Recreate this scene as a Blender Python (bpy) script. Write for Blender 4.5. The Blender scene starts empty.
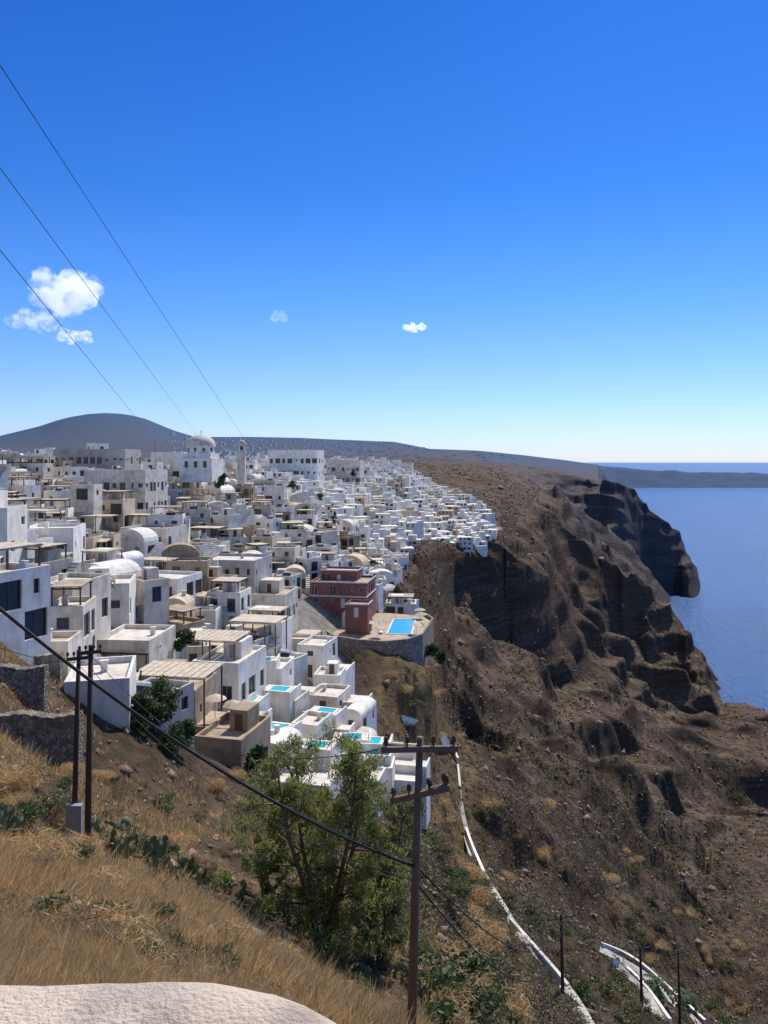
import bpy, math, random, bmesh
import numpy as np
from mathutils import Vector, Matrix
from mathutils import noise as mn
R=math.radians
rnd=random.Random(7)
C=bpy.context.scene.collection
F=768.0; HY=462.0
# ---------------------------------------------------------------- noise
def _h(ix,iy,s):
    n=np.sin(ix*127.1+iy*311.7+s*74.7)*43758.5453
    return n-np.floor(n)
def vn(x,y,s=0):
    x=np.asarray(x,float);y=np.asarray(y,float)
    ix=np.floor(x);iy=np.floor(y);fx=x-ix;fy=y-iy
    fx=fx*fx*(3-2*fx);fy=fy*fy*(3-2*fy)
    a=_h(ix,iy,s);b=_h(ix+1,iy,s);c=_h(ix,iy+1,s);d=_h(ix+1,iy+1,s)
    return (a*(1-fx)+b*fx)*(1-fy)+(c*(1-fx)+d*fx)*fy
def fbm(x,y,s=0,o=4):
    t=0;a=.5
    for i in range(o):
        t=t+a*(vn(x*2**i,y*2**i,s+i)-.5)*2;a*=.5
    return t
# ---------------------------------------------------------------- terrain profile table: (distance, height), eye level = 0, sea = -220
T={
-300:[(1.2,-1.7),(5,-2.8),(14,-5),(30,-8),(48,-9),(78,-8),(110,-5),(150,-2),(200,2),(260,5),(350,5),(500,5),(700,4),(900,4),(1150,5),(1350,6),(1650,8)],
0:[(1.2,-1.7),(5,-3.6),(14,-8),(30,-13.6),(48,-13.6),(78,-14.5),(110,-12),(150,-8),(200,-3),(260,-1),(350,0),(500,0),(700,0),(900,0),(1150,2),(1350,3),(1650,6)],
100:[(1.2,-1.7),(5,-3.8),(14,-8.3),(30,-15.6),(48,-20.4),(78,-21),(110,-18.5),(150,-14),(200,-8),(260,-3),(350,-1),(500,0),(700,0),(900,0),(1150,2),(1350,3),(1650,6)],
200:[(1.2,-1.7),(5,-4.2),(14,-9),(30,-17),(48,-24),(78,-29),(110,-26),(150,-21),(200,-13),(260,-7),(350,-3),(500,-1),(700,0),(900,0),(1150,2),(1350,3),(1650,6)],
300:[(1.2,-1.7),(5,-4.5),(14,-9.8),(30,-19.3),(48,-26.5),(78,-34),(110,-35),(150,-33),(200,-26),(260,-17),(350,-8),(500,-1),(700,0),(900,0),(1150,2),(1350,3),(1650,6)],
350:[(1.2,-1.7),(5,-4.8),(14,-10.3),(30,-20.3),(48,-28),(78,-36),(110,-39.5),(138,-43),(185,-33),(250,-31),(330,-24),(430,-12),(600,-2),(800,-1),(1100,1),(1350,3),(1650,6)],
400:[(1.2,-1.7),(5,-5),(14,-10.8),(30,-21),(48,-30),(78,-38.5),(112,-48),(147,-46),(205,-39),(285,-41),(360,-33),(500,-13),(700,-3),(900,-1),(1150,0),(1350,2),(1650,4)],
430:[(1.2,-1.7),(5,-5.1),(14,-11.2),(30,-22.3),(48,-32),(78,-43),(128,-60),(152,-51),(205,-49),(310,-62),(372,-45),(500,-28),(700,-13),(900,-7),(1150,-4),(1350,-2),(1650,0)],
455:[(1.2,-1.7),(5,-5.2),(14,-11.4),(30,-22.8),(48,-33),(78,-46.5),(120,-62),(180,-70),(245,-88),(364,-98),(384,-44),(500,-30),(700,-16),(900,-10),(1150,-6),(1350,-4),(1650,-2)],
500:[(1.2,-1.7),(5,-5.3),(14,-11.8),(30,-24),(48,-36),(78,-52),(130,-68),(210,-82),(270,-108),(394,-115),(413,-43),(520,-36),(700,-25),(900,-20),(1150,-14),(1350,-10),(1650,-8)],
528:[(1.2,-1.7),(5,-5.4),(14,-12),(30,-24.5),(48,-37),(78,-54),(135,-73),(225,-88),(285,-118),(410,-126),(432,-62),(540,-52),(730,-42),(910,-35),(1150,-28),(1350,-17),(1650,-14)],
550:[(1.2,-1.7),(5,-5.4),(14,-12.2),(30,-25),(48,-38),(78,-56),(140,-77),(240,-97),(300,-126),(434,-136),(462,-88),(600,-78),(780,-62),(950,-58),(1220,-52),(1350,-22),(1650,-20)],
575:[(1.2,-1.7),(5,-5.4),(14,-12.4),(30,-25.5),(48,-39),(78,-57),(145,-85),(250,-104),(315,-138),(430,-146),(505,-126),(715,-130),(765,-88),(900,-112),(1250,-98),(1350,-31),(1650,-33)],
600:[(1.2,-1.7),(5,-5.5),(14,-12.6),(30,-26),(48,-40),(78,-59),(150,-92),(262,-112),(330,-148),(430,-152),(540,-148),(735,-155),(762,-108),(900,-165),(1270,-130),(1350,-43),(1650,-48)],
625:[(1.2,-1.7),(5,-5.5),(14,-12.7),(30,-26.5),(48,-41),(78,-60),(155,-98),(275,-126),(350,-158),(450,-164),(560,-163),(748,-170),(777,-114),(900,-195),(1280,-160),(1350,-55),(1560,-225)],
650:[(1.2,-1.7),(5,-5.6),(14,-12.9),(30,-27),(48,-42),(78,-62),(160,-104),(290,-142),(380,-168),(470,-176),(580,-180),(758,-184),(790,-132),(900,-228),(1265,-210),(1345,-98),(1480,-232)],
680:[(1.2,-1.7),(5,-5.6),(14,-13),(30,-27.5),(48,-43),(78,-64),(167,-113),(308,-160),(390,-180),(490,-188),(592,-193),(745,-198),(780,-158),(880,-230),(1280,-230),(1350,-152),(1450,-232)],
702:[(1.2,-1.7),(5,-5.6),(14,-13.1),(30,-28),(48,-44),(78,-65),(170,-119),(320,-172),(400,-188),(500,-196),(600,-203),(730,-208),(770,-184),(850,-230),(1150,-232),(1360,-228),(1450,-232)],
724:[(1.2,-1.7),(5,-5.7),(14,-13.2),(30,-28.4),(48,-45),(78,-66),(174,-126),(328,-176),(408,-192),(500,-201),(590,-209),(680,-214),(730,-223),(850,-232),(1150,-232),(1350,-232),(1450,-232)],
768:[(1.2,-1.7),(5,-5.7),(14,-13.4),(30,-29),(48,-46),(78,-68),(180,-134),(340,-180),(420,-197),(500,-205),(570,-213),(650,-222),(740,-231),(850,-232),(1150,-232),(1350,-232),(1450,-232)],
1000:[(1.2,-1.7),(5,-6),(14,-14),(30,-31),(48,-50),(78,-75),(180,-160),(300,-214),(400,-226),(500,-231),(570,-232),(650,-232),(740,-232),(850,-232),(1150,-232),(1350,-232),(1450,-232)]}
SKYL=[(-300,446),(-60,446),(0,436),(20,431),(40,426),(58,420),(72,416.5),(88,414),(104,413),(120,413.8),(132,415.5),(146,419),(158,424),(175,431),(195,437),(250,437),(300,438),(350,440),(395,442),(430,449),(480,451),(520,455),(570,461),(600,465),(640,469),(700,472),(768,473),(1000,478)]
SA=[a for a,b in SKYL];SB=[b for a,b in SKYL]
pxs=np.array(sorted(T)); K=17
DK=np.zeros((len(pxs),K+5)); ZK=np.zeros_like(DK)
for i,p in enumerate(pxs):
    for k,(d,z) in enumerate(T[int(p)]): DK[i,k]=d;ZK[i,k]=z
    DK[i,K:]=[2600,4600,6500,7050,8200]
def cols(px):
    px=float(px); D=np.array([np.interp(px,pxs,DK[:,k]) for k in range(K+5)]); Z=np.array([np.interp(px,pxs,ZK[:,k]) for k in range(K+5)])
    for k in range(7,17):
        D[k]*=1+(.05*float(fbm(px/26.,k*.9,5,4))+.04*float(fbm(px/90.,k*.5,15,2)))*(1 if (px>505 or (px>445 and k<9) or (px>545)) else .15)
    for k in range(7,17): D[k]=max(D[k],D[k-1]*1.025)
    sk=np.interp(px,SA,SB);far=-4600*(sk-HY)/F
    t=np.clip((px-598)/26,0,1)
    Z[17]=min(-2600*((sk+(481 if px>480 else 456))/2-HY)/F,30)*(1-t)-232*t
    Z[18]=far*(1-t)-232*t
    Z[19]=-232*t+(1-t)*(-6500*(sk-HY)/F-25)
    Z[20]=-7050*(sk-HY)/F-4+7*float(fbm(px/30.,1,9,3))
    Z[21]=-232 if px>480 else 20
    return D,Z
def townmask(px,D):
    px=np.asarray(px,float);D=np.asarray(D,float)
    e=np.interp(D,[50,66,75,88,100,110,130,145,165,190,200,250,300,345,382,388,400,450,550,700,900],[130,170,300,395,398,388,350,352,418,425,415,395,412,422,436,468,485,505,480,400,330])
    st=np.interp(px,[0,110,150,290,330,390],[56,58,66,68,78,84])
    return np.clip((e-px)/6,0,1)*np.clip((D-st)/3,0,1)*np.clip((800-D)/60,0,1)
def height(x,y,town,zb):
    D=y;t=0;px=384+F*x/np.maximum(D,.1)
    rough=np.clip((px-372)/40,0,1);plat=np.clip((zb+70)/25,0,1)*np.clip((D-300)/80,0,1);wild=rough*np.clip((D-130)/120,0,1)
    for i,l in enumerate([160,80,40,20,10,5,2.5,1.2,.6]):
        amp=np.minimum((.13+.09*wild)*l,(.016+.008*rough+(.021 if l>=40 else .014)*wild)*D)*np.clip(l/(.012*D)-1,0,1)
        if l>=20:
            v=vn(x/l/1.6+3.3*i+.25*vn(x/30,y/30,77),y/l*1.4+1.7*i,i); n=1-2*np.abs(2*v-1)
        elif l>=5:
            v=vn(x/l/1.3,y/l,i); n=(.7-1.6*np.abs(2*v-1))*(1-wild)+(v-.5)*2.2*wild
        else: n=(vn(x/l,y/l,i)-.5)*2
        t=t+amp*n*(.75 if l>=20 else .65)
    sea=np.clip((zb+226)/14,0,1)
    z=zb+t*(1-.95*town)*sea*np.clip((D-1)/8,.1,1)*np.where(D>3000,.35,1)*(1-.8*plat)
    w=(1-town)*np.clip((D-110)/90,0,1)*np.clip((2000-D)/300,0,1)*sea*rough*(1-.6*plat)
    for Pd,wt,sd in ((24,.8,33),(9.5,.45,44)):
        ph=fbm(x/110.,y/110.,sd,3)*1.6+x/Pd*.06
        q=z/Pd+ph;fl=np.floor(q);fr=q-fl;s=np.clip((fr-.55)/.33,0,1);s=s*s*(3-2*s)
        zn=(fl+s*.88+fr*.12-ph)*Pd
        mk=np.clip(.45+1.3*fbm(x/60.,y/60.,sd+7,2),0,1)
        z=z+(zn-z)*w*wt*mk*(np.clip((800-D)/200,0,1) if Pd<10 else 1)
    return z
def gpd(px,D):
    Dk,Zk=cols(px); D=np.asarray(D,float)
    zb=np.interp(D,Dk,Zk); x=(px-384)/F*D
    return height(x,D,townmask(px,D),zb)
def G(x,y): return float(gpd(384+F*x/y,np.array([y]))[0])
MD=np.exp(np.linspace(math.log(2.2),math.log(6000),2600))
def hit(px,py):
    z=gpd(px,MD); r=-(py-HY)/F*MD
    i=int(np.argmax(z>=r)); return MD[i] if z[i]>=r[i] else MD[-1]
def P(px,py,D): return Vector(((px-384)/F*D,D,-(py-HY)/F*D))
def PH(px,py):
    D=hit(px,py); return P(px,py,D)
# ---------------------------------------------------------------- materials
def newmat(n):
    m=bpy.data.materials.new(n);m.use_nodes=True;nt=m.node_tree;b=nt.nodes['Principled BSDF'];return m,nt,b
def N(nt,t): return nt.nodes.new(t)
def L(nt,a,b): nt.links.new(a,b)
def ramp(nt,fac,stops):
    r=nt.nodes.new('ShaderNodeValToRGB');e=r.color_ramp.elements
    e[0].position=stops[0][0];e[0].color=(*stops[0][1],1);e[1].position=stops[-1][0];e[1].color=(*stops[-1][1],1)
    for p,c in stops[1:-1]:
        x=e.new(p);x.color=(*c,1)
    L(nt,fac,r.inputs[0]);return r.outputs[0]
def mixc(nt,f,a,b,bt='MIX'):
    m=nt.nodes.new('ShaderNodeMix');m.data_type='RGBA';m.blend_type=bt
    if hasattr(f,'node'): L(nt,f,m.inputs[0])
    else: m.inputs[0].default_value=f
    for i,v in ((6,a),(7,b)):
        if hasattr(v,'node'): L(nt,v,m.inputs[i])
        else: m.inputs[i].default_value=(*v,1)
    return m.outputs[2]
def pos(nt): return nt.nodes.new('ShaderNodeNewGeometry').outputs['Position']
def noise(nt,sc,det=4,vec=None,rough=.55):
    n=N(nt,'ShaderNodeTexNoise');n.inputs['Scale'].default_value=sc;n.inputs['Detail'].default_value=det;n.inputs['Roughness'].default_value=rough
    L(nt,vec or pos(nt),n.inputs['Vector']);return n.outputs['Fac']
def bump(nt,h,st,di,nrm=None):
    bp=N(nt,'ShaderNodeBump');bp.inputs['Strength'].default_value=st;bp.inputs['Distance'].default_value=di;L(nt,h,bp.inputs['Height'])
    if nrm: L(nt,nrm,bp.inputs['Normal'])
    return bp.outputs[0]
def plaster(n,c,v=.12,sc=.6,rough=.85,bs=.15):
    m,nt,b=newmat(n)
    f=noise(nt,sc,6); d=tuple(x*(1-v*2.2) for x in c); l=tuple(min(1,x*(1+v*.4)) for x in c)
    c1=ramp(nt,f,[(.3,d),(.55,c),(.75,l)])
    mp=N(nt,'ShaderNodeMapping');mp.inputs['Scale'].default_value=(1.6,1.6,.25);L(nt,pos(nt),mp.inputs[0])
    c1=mixc(nt,.55,c1,ramp(nt,noise(nt,1.2,5,mp.outputs[0]),[(.3,(.7,.66,.6)),(.55,(1,1,1))]),'MULTIPLY')
    c1=mixc(nt,.5,c1,ramp(nt,noise(nt,.07,3),[(.35,(.86,.8,.7)),(.6,(1,1,1))]),'MULTIPLY')
    L(nt,c1,b.inputs['Base Color']);b.inputs['Roughness'].default_value=rough
    L(nt,bump(nt,noise(nt,sc*14,4),bs,.05),b.inputs['Normal']);return m
def plain(n,c,rough=.6,metal=0):
    m,nt,b=newmat(n);b.inputs['Roughness'].default_value=rough;b.inputs['Metallic'].default_value=metal
    f=noise(nt,3,3);L(nt,ramp(nt,f,[(.3,tuple(x*.8 for x in c)),(.7,c)]),b.inputs['Base Color']);return m
M={}
M['white']=plaster('white_plaster',(.86,.83,.77));M['white2']=plaster('old_white_plaster',(.75,.69,.59),.18)
M['cream']=plaster('cream_plaster',(.66,.55,.41));M['tan']=plaster('tan_plaster',(.42,.33,.23),.2);M['grey']=plaster('grey_plaster',(.5,.47,.43))
M['red']=plaster('red_plaster',(.3,.125,.1));M['beige']=plaster('beige_canvas',(.66,.56,.42),.15,1.5);M['roofgrey']=plaster('grey_screed',(.5,.46,.4),.2)
M['roofwhite']=plaster('white_screed',(.76,.7,.62),.16);M['roofbrown']=plaster('tan_roof',(.5,.39,.28),.2)
M['blue']=plain('blue_paint',(.04,.13,.35),.5);M['brown']=plain('brown_wood',(.13,.07,.04),.7);M['greyp']=plain('grey_paint',(.3,.32,.34),.5);M['whitep']=plain('white_paint',(.75,.75,.75),.5)
M['pane']=plain('window_glass',(.035,.038,.04),.2);M['pole']=plain('weathered_pole_wood',(.19,.13,.09),.9);M['dpole']=plain('dark_pole_wood',(.07,.045,.035),.9);M['dark']=plain('black_cable',(.012,.012,.013),.5)
M['iron']=plain('dark_iron',(.04,.04,.04),.5);M['insul']=plain('brown_ceramic',(.1,.05,.03),.3);M['solar']=plain('solar_panel_glass',(.02,.03,.06),.15)
def stone(n,c1,c2,sc):
    m,nt,b=newmat(n);v=N(nt,'ShaderNodeTexVoronoi');v.inputs['Scale'].default_value=sc;L(nt,pos(nt),v.inputs['Vector'])
    e=N(nt,'ShaderNodeTexVoronoi');e.feature='DISTANCE_TO_EDGE';e.inputs['Scale'].default_value=sc;L(nt,pos(nt),e.inputs['Vector'])
    sp=nt.nodes.new('ShaderNodeSeparateColor');L(nt,v.outputs['Color'],sp.inputs[0])
    c=ramp(nt,sp.outputs[0],[(0,c1),(1,c2)]);g=ramp(nt,e.outputs[0],[(0,(.25,.25,.25)),(.08,(1,1,1))])
    L(nt,mixc(nt,1,c,g,'MULTIPLY'),b.inputs['Base Color']);b.inputs['Roughness'].default_value=.95
    L(nt,bump(nt,e.outputs[0],1,.1),b.inputs['Normal']);return m
M['stone']=stone('rubble_stone',(.14,.11,.08),(.33,.265,.2),4.2);M['stonelight']=stone('pale_stone',(.22,.18,.13),(.4,.33,.25),1.8)
def leafm(n,a,b_,tr=.3):
    m,nt,b=newmat(n);g=nt.nodes.new('ShaderNodeNewGeometry')
    L(nt,ramp(nt,g.outputs['Random Per Island'],[(0,a),(1,b_)]),b.inputs['Base Color']);b.inputs['Roughness'].default_value=.65
    t=nt.nodes.new('ShaderNodeBsdfTranslucent');L(nt,ramp(nt,g.outputs['Random Per Island'],[(0,a),(1,b_)]),t.inputs[0])
    mx=nt.nodes.new('ShaderNodeMixShader');mx.inputs[0].default_value=tr;o=nt.nodes['Material Output']
    L(nt,b.outputs[0],mx.inputs[1]);L(nt,t.outputs[0],mx.inputs[2]);L(nt,mx.outputs[0],o.inputs[0]);return m
M['leaf']=leafm('tree_leaves',(.1,.13,.03),(.38,.38,.12),.5);M['leafdark']=leafm('dark_leaves',(.025,.05,.015),(.12,.16,.05));M['leafmid']=leafm('olive_leaves',(.09,.1,.035),(.31,.3,.12),.45)
M['olive']=leafm('olive_scrub',(.06,.065,.025),(.22,.21,.09));M['straw']=leafm('dry_straw',(.34,.21,.075),(.78,.55,.28),.35);M['drybrown']=leafm('dry_brush',(.13,.085,.045),(.4,.28,.15))
M['scrubmix']=leafm('brown_green_scrub',(.045,.045,.022),(.24,.2,.095),.25)
M['cactus']=plain('cactus_green',(.13,.18,.09),.6)
def water(n,c):
    m,nt,b=newmat(n);b.inputs['Base Color'].default_value=(*c,1);b.inputs['Roughness'].default_value=.05
    L(nt,bump(nt,noise(nt,1.5,3),.15,.1),b.inputs['Normal']);return m
M['pool']=water('turquoise_pool_water',(.04,.5,.52));M['poolblue']=water('blue_pool_water',(.04,.4,.58))
# ---------------------------------------------------------------- mesh helpers
def tag(o,label=None,cat=None,group=None,kind=None):
    for k,v in (('label',label),('category',cat),('group',group),('kind',kind)):
        if v: o[k]=v
    return o
def empty(name,loc,rz=0):
    o=bpy.data.objects.new(name,None);C.objects.link(o);o.location=loc;o.rotation_euler=(0,0,rz);o.empty_display_size=.3;return o
class MB:
    def __init__(s): s.v=[];s.f=[];s.mi=[];s.cm=0
    def face(s,pts):
        n=len(s.v);s.v+= [tuple(p) for p in pts];s.f.append(tuple(range(n,n+len(pts))));s.mi.append(s.cm)
    def box(s,x0,x1,y0,y1,z0,z1,M4=None,bottom=True):
        p=[(x0,y0,z0),(x1,y0,z0),(x1,y1,z0),(x0,y1,z0),(x0,y0,z1),(x1,y0,z1),(x1,y1,z1),(x0,y1,z1)]
        if M4: p=[tuple(M4@Vector(q)) for q in p]
        n=len(s.v);s.v+=p
        fs=[(0,1,5,4),(1,2,6,5),(2,3,7,6),(3,0,4,7),(4,5,6,7)]+([(3,2,1,0)] if bottom else [])
        for f in fs: s.f.append(tuple(n+i for i in f));s.mi.append(s.cm)
    def tube(s,pts,rad,n=6,cap=True):
        rings=[];pts=[Vector(p) for p in pts]
        for i,p in enumerate(pts):
            t=(pts[min(i+1,len(pts)-1)]-pts[max(i-1,0)]).normalized()
            u=t.cross(Vector((0,0,1)));u=u.normalized() if u.length>.01 else Vector((1,0,0));w=t.cross(u)
            r=rad[i] if isinstance(rad,(list,tuple)) else rad
            b=len(s.v);s.v+=[tuple(p+(u*math.cos(a)+w*math.sin(a))*r) for a in [2*math.pi*j/n for j in range(n)]];rings.append(b)
        for a,b in zip(rings,rings[1:]):
            for j in range(n): s.f.append((a+j,a+(j+1)%n,b+(j+1)%n,b+j));s.mi.append(s.cm)
        if cap:
            s.f.append(tuple(rings[-1]+j for j in range(n)));s.mi.append(s.cm);s.f.append(tuple(rings[0]+n-1-j for j in range(n)));s.mi.append(s.cm)
    def lathe(s,prof,n=16,cx=0,cy=0):
        b=len(s.v)
        for r,z in prof: s.v+=[(cx+r*math.cos(2*math.pi*j/n),cy+r*math.sin(2*math.pi*j/n),z) for j in range(n)]
        for i in range(len(prof)-1):
            for j in range(n): s.f.append((b+i*n+j,b+i*n+(j+1)%n,b+(i+1)*n+(j+1)%n,b+(i+1)*n+j));s.mi.append(s.cm)
    def prism(s,pl,z0,z1):
        n=len(pl)
        for i in range(n):
            j=(i+1)%n;s.face([(*pl[i],z0),(*pl[j],z0),(*pl[j],z1),(*pl[i],z1)])
        s.face([(*p,z1) for p in pl])
    def build(s,name,mat,parent=None,smooth=False):
        me=bpy.data.meshes.new(name);me.from_pydata(s.v,[],s.f)
        for m in (mat if isinstance(mat,list) else [mat]): me.materials.append(m)
        if isinstance(mat,list): me.polygons.foreach_set('material_index',s.mi)
        if smooth: me.polygons.foreach_set('use_smooth',[True]*len(s.f))
        o=bpy.data.objects.new(name,me);C.objects.link(o)
        if parent: o.parent=parent
        return o
def npmesh(name,V,Q,mat,parent=None,smooth=False):
    me=bpy.data.meshes.new(name);nv=len(V);nf=len(Q);k=Q.shape[1]
    me.vertices.add(nv);me.vertices.foreach_set('co',V.astype(np.float32).ravel())
    me.loops.add(nf*k);me.loops.foreach_set('vertex_index',Q.astype(np.int32).ravel())
    me.polygons.add(nf);me.polygons.foreach_set('loop_start',np.arange(0,nf*k,k,dtype=np.int32));me.polygons.foreach_set('loop_total',np.full(nf,k,dtype=np.int32))
    if smooth: me.polygons.foreach_set('use_smooth',np.ones(nf,dtype=bool))
    me.update(calc_edges=True);me.materials.append(mat)
    o=bpy.data.objects.new(name,me);C.objects.link(o)
    if parent: o.parent=parent
    return o
def copytree(o,parent=None):
    c=o.copy();C.objects.link(c);c.parent=parent
    for ch in list(o.children): copytree(ch,c)
    return c
rg=np.random.default_rng(3)
# ---------------------------------------------------------------- TERRAIN
def build_terrain():
    pc=np.concatenate([np.arange(-300,-20,9.),np.arange(-20,370,2.2),np.arange(370,790,1.15),np.arange(790,1001,10.)])
    seg=[10,26,36,30,40,50,85,105,95,105,85,80,60,50,65,60,14,26,10,8,8]
    ts=[]
    for k,n in enumerate(seg): ts+=[k+i/n for i in range(n)]
    ts.append(len(seg));ts=np.array(ts);nr=len(ts);nc=len(pc)
    X=np.zeros((nc,nr));Y=np.zeros((nc,nr));Z=np.zeros((nc,nr));A=np.zeros((nc,nr,4))
    kk=np.arange(K+5)
    for i,p in enumerate(pc):
        Dk,Zk=cols(p);D=np.exp(np.interp(ts,kk,np.log(Dk)));zb=np.interp(D,Dk,Zk);x=(p-384)/F*D
        tm=townmask(p,D);X[i]=x;Y[i]=D;Z[i]=height(x,D,tm,zb)
        A[i,:,0]=tm
        g=np.clip((24-D)/8,.4*np.clip((60-D)/20,0,1),1)*np.clip((470-p)/80,0,1)
        g2=.65*np.clip((p-365)/15,0,1)*np.clip((490-p)/25,0,1)*np.clip((D-85)/15,0,1)*np.clip((230-D)/30,0,1)
        A[i,:,1]=np.clip(g+g2*(1-tm),0,1);A[i,:,2]=.95*np.clip((D-900)/3600,0,1)**.6;A[i,:,3]=1  # third mask channel is painted haze, growing with distance
    V=np.stack([X,Y,Z],-1).reshape(-1,3)
    ii,jj=np.meshgrid(np.arange(nc-1),np.arange(nr-1),indexing='ij');a=(ii*nr+jj).ravel()
    Q=np.stack([a,a+nr,a+nr+1,a+1],-1)
    m,nt,b=newmat('volcanic_hillside')
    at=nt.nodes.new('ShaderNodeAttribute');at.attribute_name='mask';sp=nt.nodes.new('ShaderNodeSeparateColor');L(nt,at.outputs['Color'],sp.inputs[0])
    ps=pos(nt)
    n1=noise(nt,.012,8,ps,.65);n2=noise(nt,.12,8,ps,.65);n3=noise(nt,1.3,6,ps,.7)
    mp=nt.nodes.new('ShaderNodeMapping');mp.inputs['Scale'].default_value=(.006,.008,.12);L(nt,ps,mp.inputs[0]);n4=noise(nt,1,7,mp.outputs[0],.7)
    rock=ramp(nt,n4,[(.3,(.035,.027,.024)),(.42,(.085,.055,.042)),(.47,(.2,.12,.085)),(.52,(.08,.055,.045)),(.58,(.24,.165,.12)),(.64,(.1,.07,.055)),(.7,(.19,.13,.1))])
    soil=ramp(nt,n2,[(.3,(.08,.06,.042)),(.45,(.19,.135,.092)),(.6,(.31,.22,.15)),(.72,(.43,.32,.21))])
    gn=nt.nodes.new('ShaderNodeNewGeometry');sx=nt.nodes.new('ShaderNodeSeparateXYZ');L(nt,gn.outputs['Normal'],sx.inputs[0])
    def mr(a,b_):
        q=nt.nodes.new('ShaderNodeMapRange');q.inputs[1].default_value=a;q.inputs[2].default_value=b_;L(nt,sx.outputs[2],q.inputs[0]);return q.outputs[0]
    c=mixc(nt,mr(.58,.9),rock,soil)
    c=mixc(nt,ramp(nt,n1,[(.4,(0,0,0)),(.62,(.45,.45,.45))]),c,(.22,.125,.09))
    veg=ramp(nt,noise(nt,.35,7,ps,.75),[(.5,(0,0,0)),(.58,(.75,.75,.75))]);c=mixc(nt,veg,c,(.075,.072,.038))
    c=mixc(nt,.65,c,ramp(nt,n3,[(.3,(.35,.35,.35)),(.7,(1.25,1.25,1.25))]),'MULTIPLY')
    gold=ramp(nt,noise(nt,.5,6,ps,.6),[(.35,(.17,.12,.075)),(.5,(.34,.235,.125)),(.65,(.5,.35,.18))])
    c=mixc(nt,sp.outputs[1],c,gold)
    pav=ramp(nt,noise(nt,.4,6,ps,.6),[(.3,(.29,.25,.2)),(.5,(.5,.46,.4)),(.7,(.66,.62,.56))])
    mu=nt.nodes.new('ShaderNodeMath');mu.operation='MULTIPLY';L(nt,sp.outputs[0],mu.inputs[0]);L(nt,mr(.45,.75),mu.inputs[1])
    c=mixc(nt,mu.outputs[0],c,pav)
    c=mixc(nt,sp.outputs[2],c,mixc(nt,n1,(.03,.075,.15),(.085,.135,.21)))  # aerial haze painted as blue-grey into the base colour of distant land
    L(nt,c,b.inputs['Base Color']);b.inputs['Roughness'].default_value=.95;b.inputs['Specular IOR Level'].default_value=.1
    L(nt,bump(nt,n3,.6,.2,bump(nt,noise(nt,.22,10,ps,.78),1,4)),b.inputs['Normal'])
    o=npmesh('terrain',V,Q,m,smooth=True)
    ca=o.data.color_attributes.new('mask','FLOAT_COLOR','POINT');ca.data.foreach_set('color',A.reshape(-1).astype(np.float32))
    tag(o,'brown volcanic hillside falling in ridges and cliffs to the blue sea','hillside',kind='structure')
build_terrain()
# sea
m,nt,b=newmat('deep_blue_sea');ps=pos(nt)
mp=N(nt,'ShaderNodeMapping');mp.inputs['Scale'].default_value=(1,.45,1);L(nt,ps,mp.inputs[0])
L(nt,ramp(nt,noise(nt,.004,7,mp.outputs[0],.65),[(.35,(.001,.06,.2)),(.65,(.003,.085,.27))]),b.inputs['Base Color']);b.inputs['Roughness'].default_value=.3;b.inputs['Specular IOR Level'].default_value=.2
L(nt,bump(nt,noise(nt,.5,5,ps,.7),1,1.0,bump(nt,noise(nt,.09,5,mp.outputs[0],.65),1,5)),b.inputs['Normal'])
s=MB();s.face([(-250000,-500,-220),(250000,-500,-220),(250000,300000,-220),(-250000,300000,-220)]);tag(s.build('sea',m),'calm deep blue sea reaching the horizon on the right','sea',kind='structure')
# ---------------------------------------------------------------- HOUSES
def facade(mb,o,u,w,z0,z1,ops,dep=.25):
    n=(u[1],-u[0])
    def pt(a,z,d=0): return (o[0]+u[0]*a-n[0]*d,o[1]+u[1]*a-n[1]*d,z)
    xs=sorted({0,w,*[q for p in ops for q in p[:2]]});zs=sorted({z0,z1,*[q for p in ops for q in p[2:4]]})
    for a,b_ in zip(xs,xs[1:]):
        for c,e in zip(zs,zs[1:]):
            ma,mc=(a+b_)/2,(c+e)/2
            if any(p[0]<ma<p[1] and p[2]<mc<p[3] for p in ops): continue
            mb.face([pt(a,c),pt(b_,c),pt(b_,e),pt(a,e)])
    for a,b_,c,e in [p[:4] for p in ops]:
        mb.face([pt(a,c),pt(a,c,dep),pt(a,e,dep),pt(a,e)]);mb.face([pt(b_,c,dep),pt(b_,c),pt(b_,e),pt(b_,e,dep)])
        mb.face([pt(a,c),pt(b_,c),pt(b_,c,dep),pt(a,c,dep)]);mb.face([pt(a,e,dep),pt(b_,e,dep),pt(b_,e),pt(a,e)])
    return pt
def mkops(w,floors,sh,r,door,dense=.75,bay=2.5):
    n=max(1,int(w/bay));ops=[];di=r.randrange(n) if door else -1
    for f in range(floors):
        for i in range(n):
            c=(i+.5)*w/n+r.uniform(-.2,.2)
            if f==0 and i==di: ops.append((c-.5,c+.5,.05,2.15,'door'))
            elif r.random()<dense:
                q=r.random()
                if q<.3: ops.append((c-.7,c+.7,f*sh+.1,f*sh+2.2,'window'))
                elif q<.5 and w/n>2.4: ops.append((c-1.15,c+1.15,f*sh+.1,f*sh+2.3,'window'))
                else:
                    ww=r.choice([.3,.4,.5,.55]);h0=r.uniform(.9,1.2);ops.append((c-ww,c+ww,f*sh+h0,f*sh+h0+r.uniform(.8,1.2),'window'))
    return [o for o in ops if o[3]<floors*sh-.1]
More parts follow.
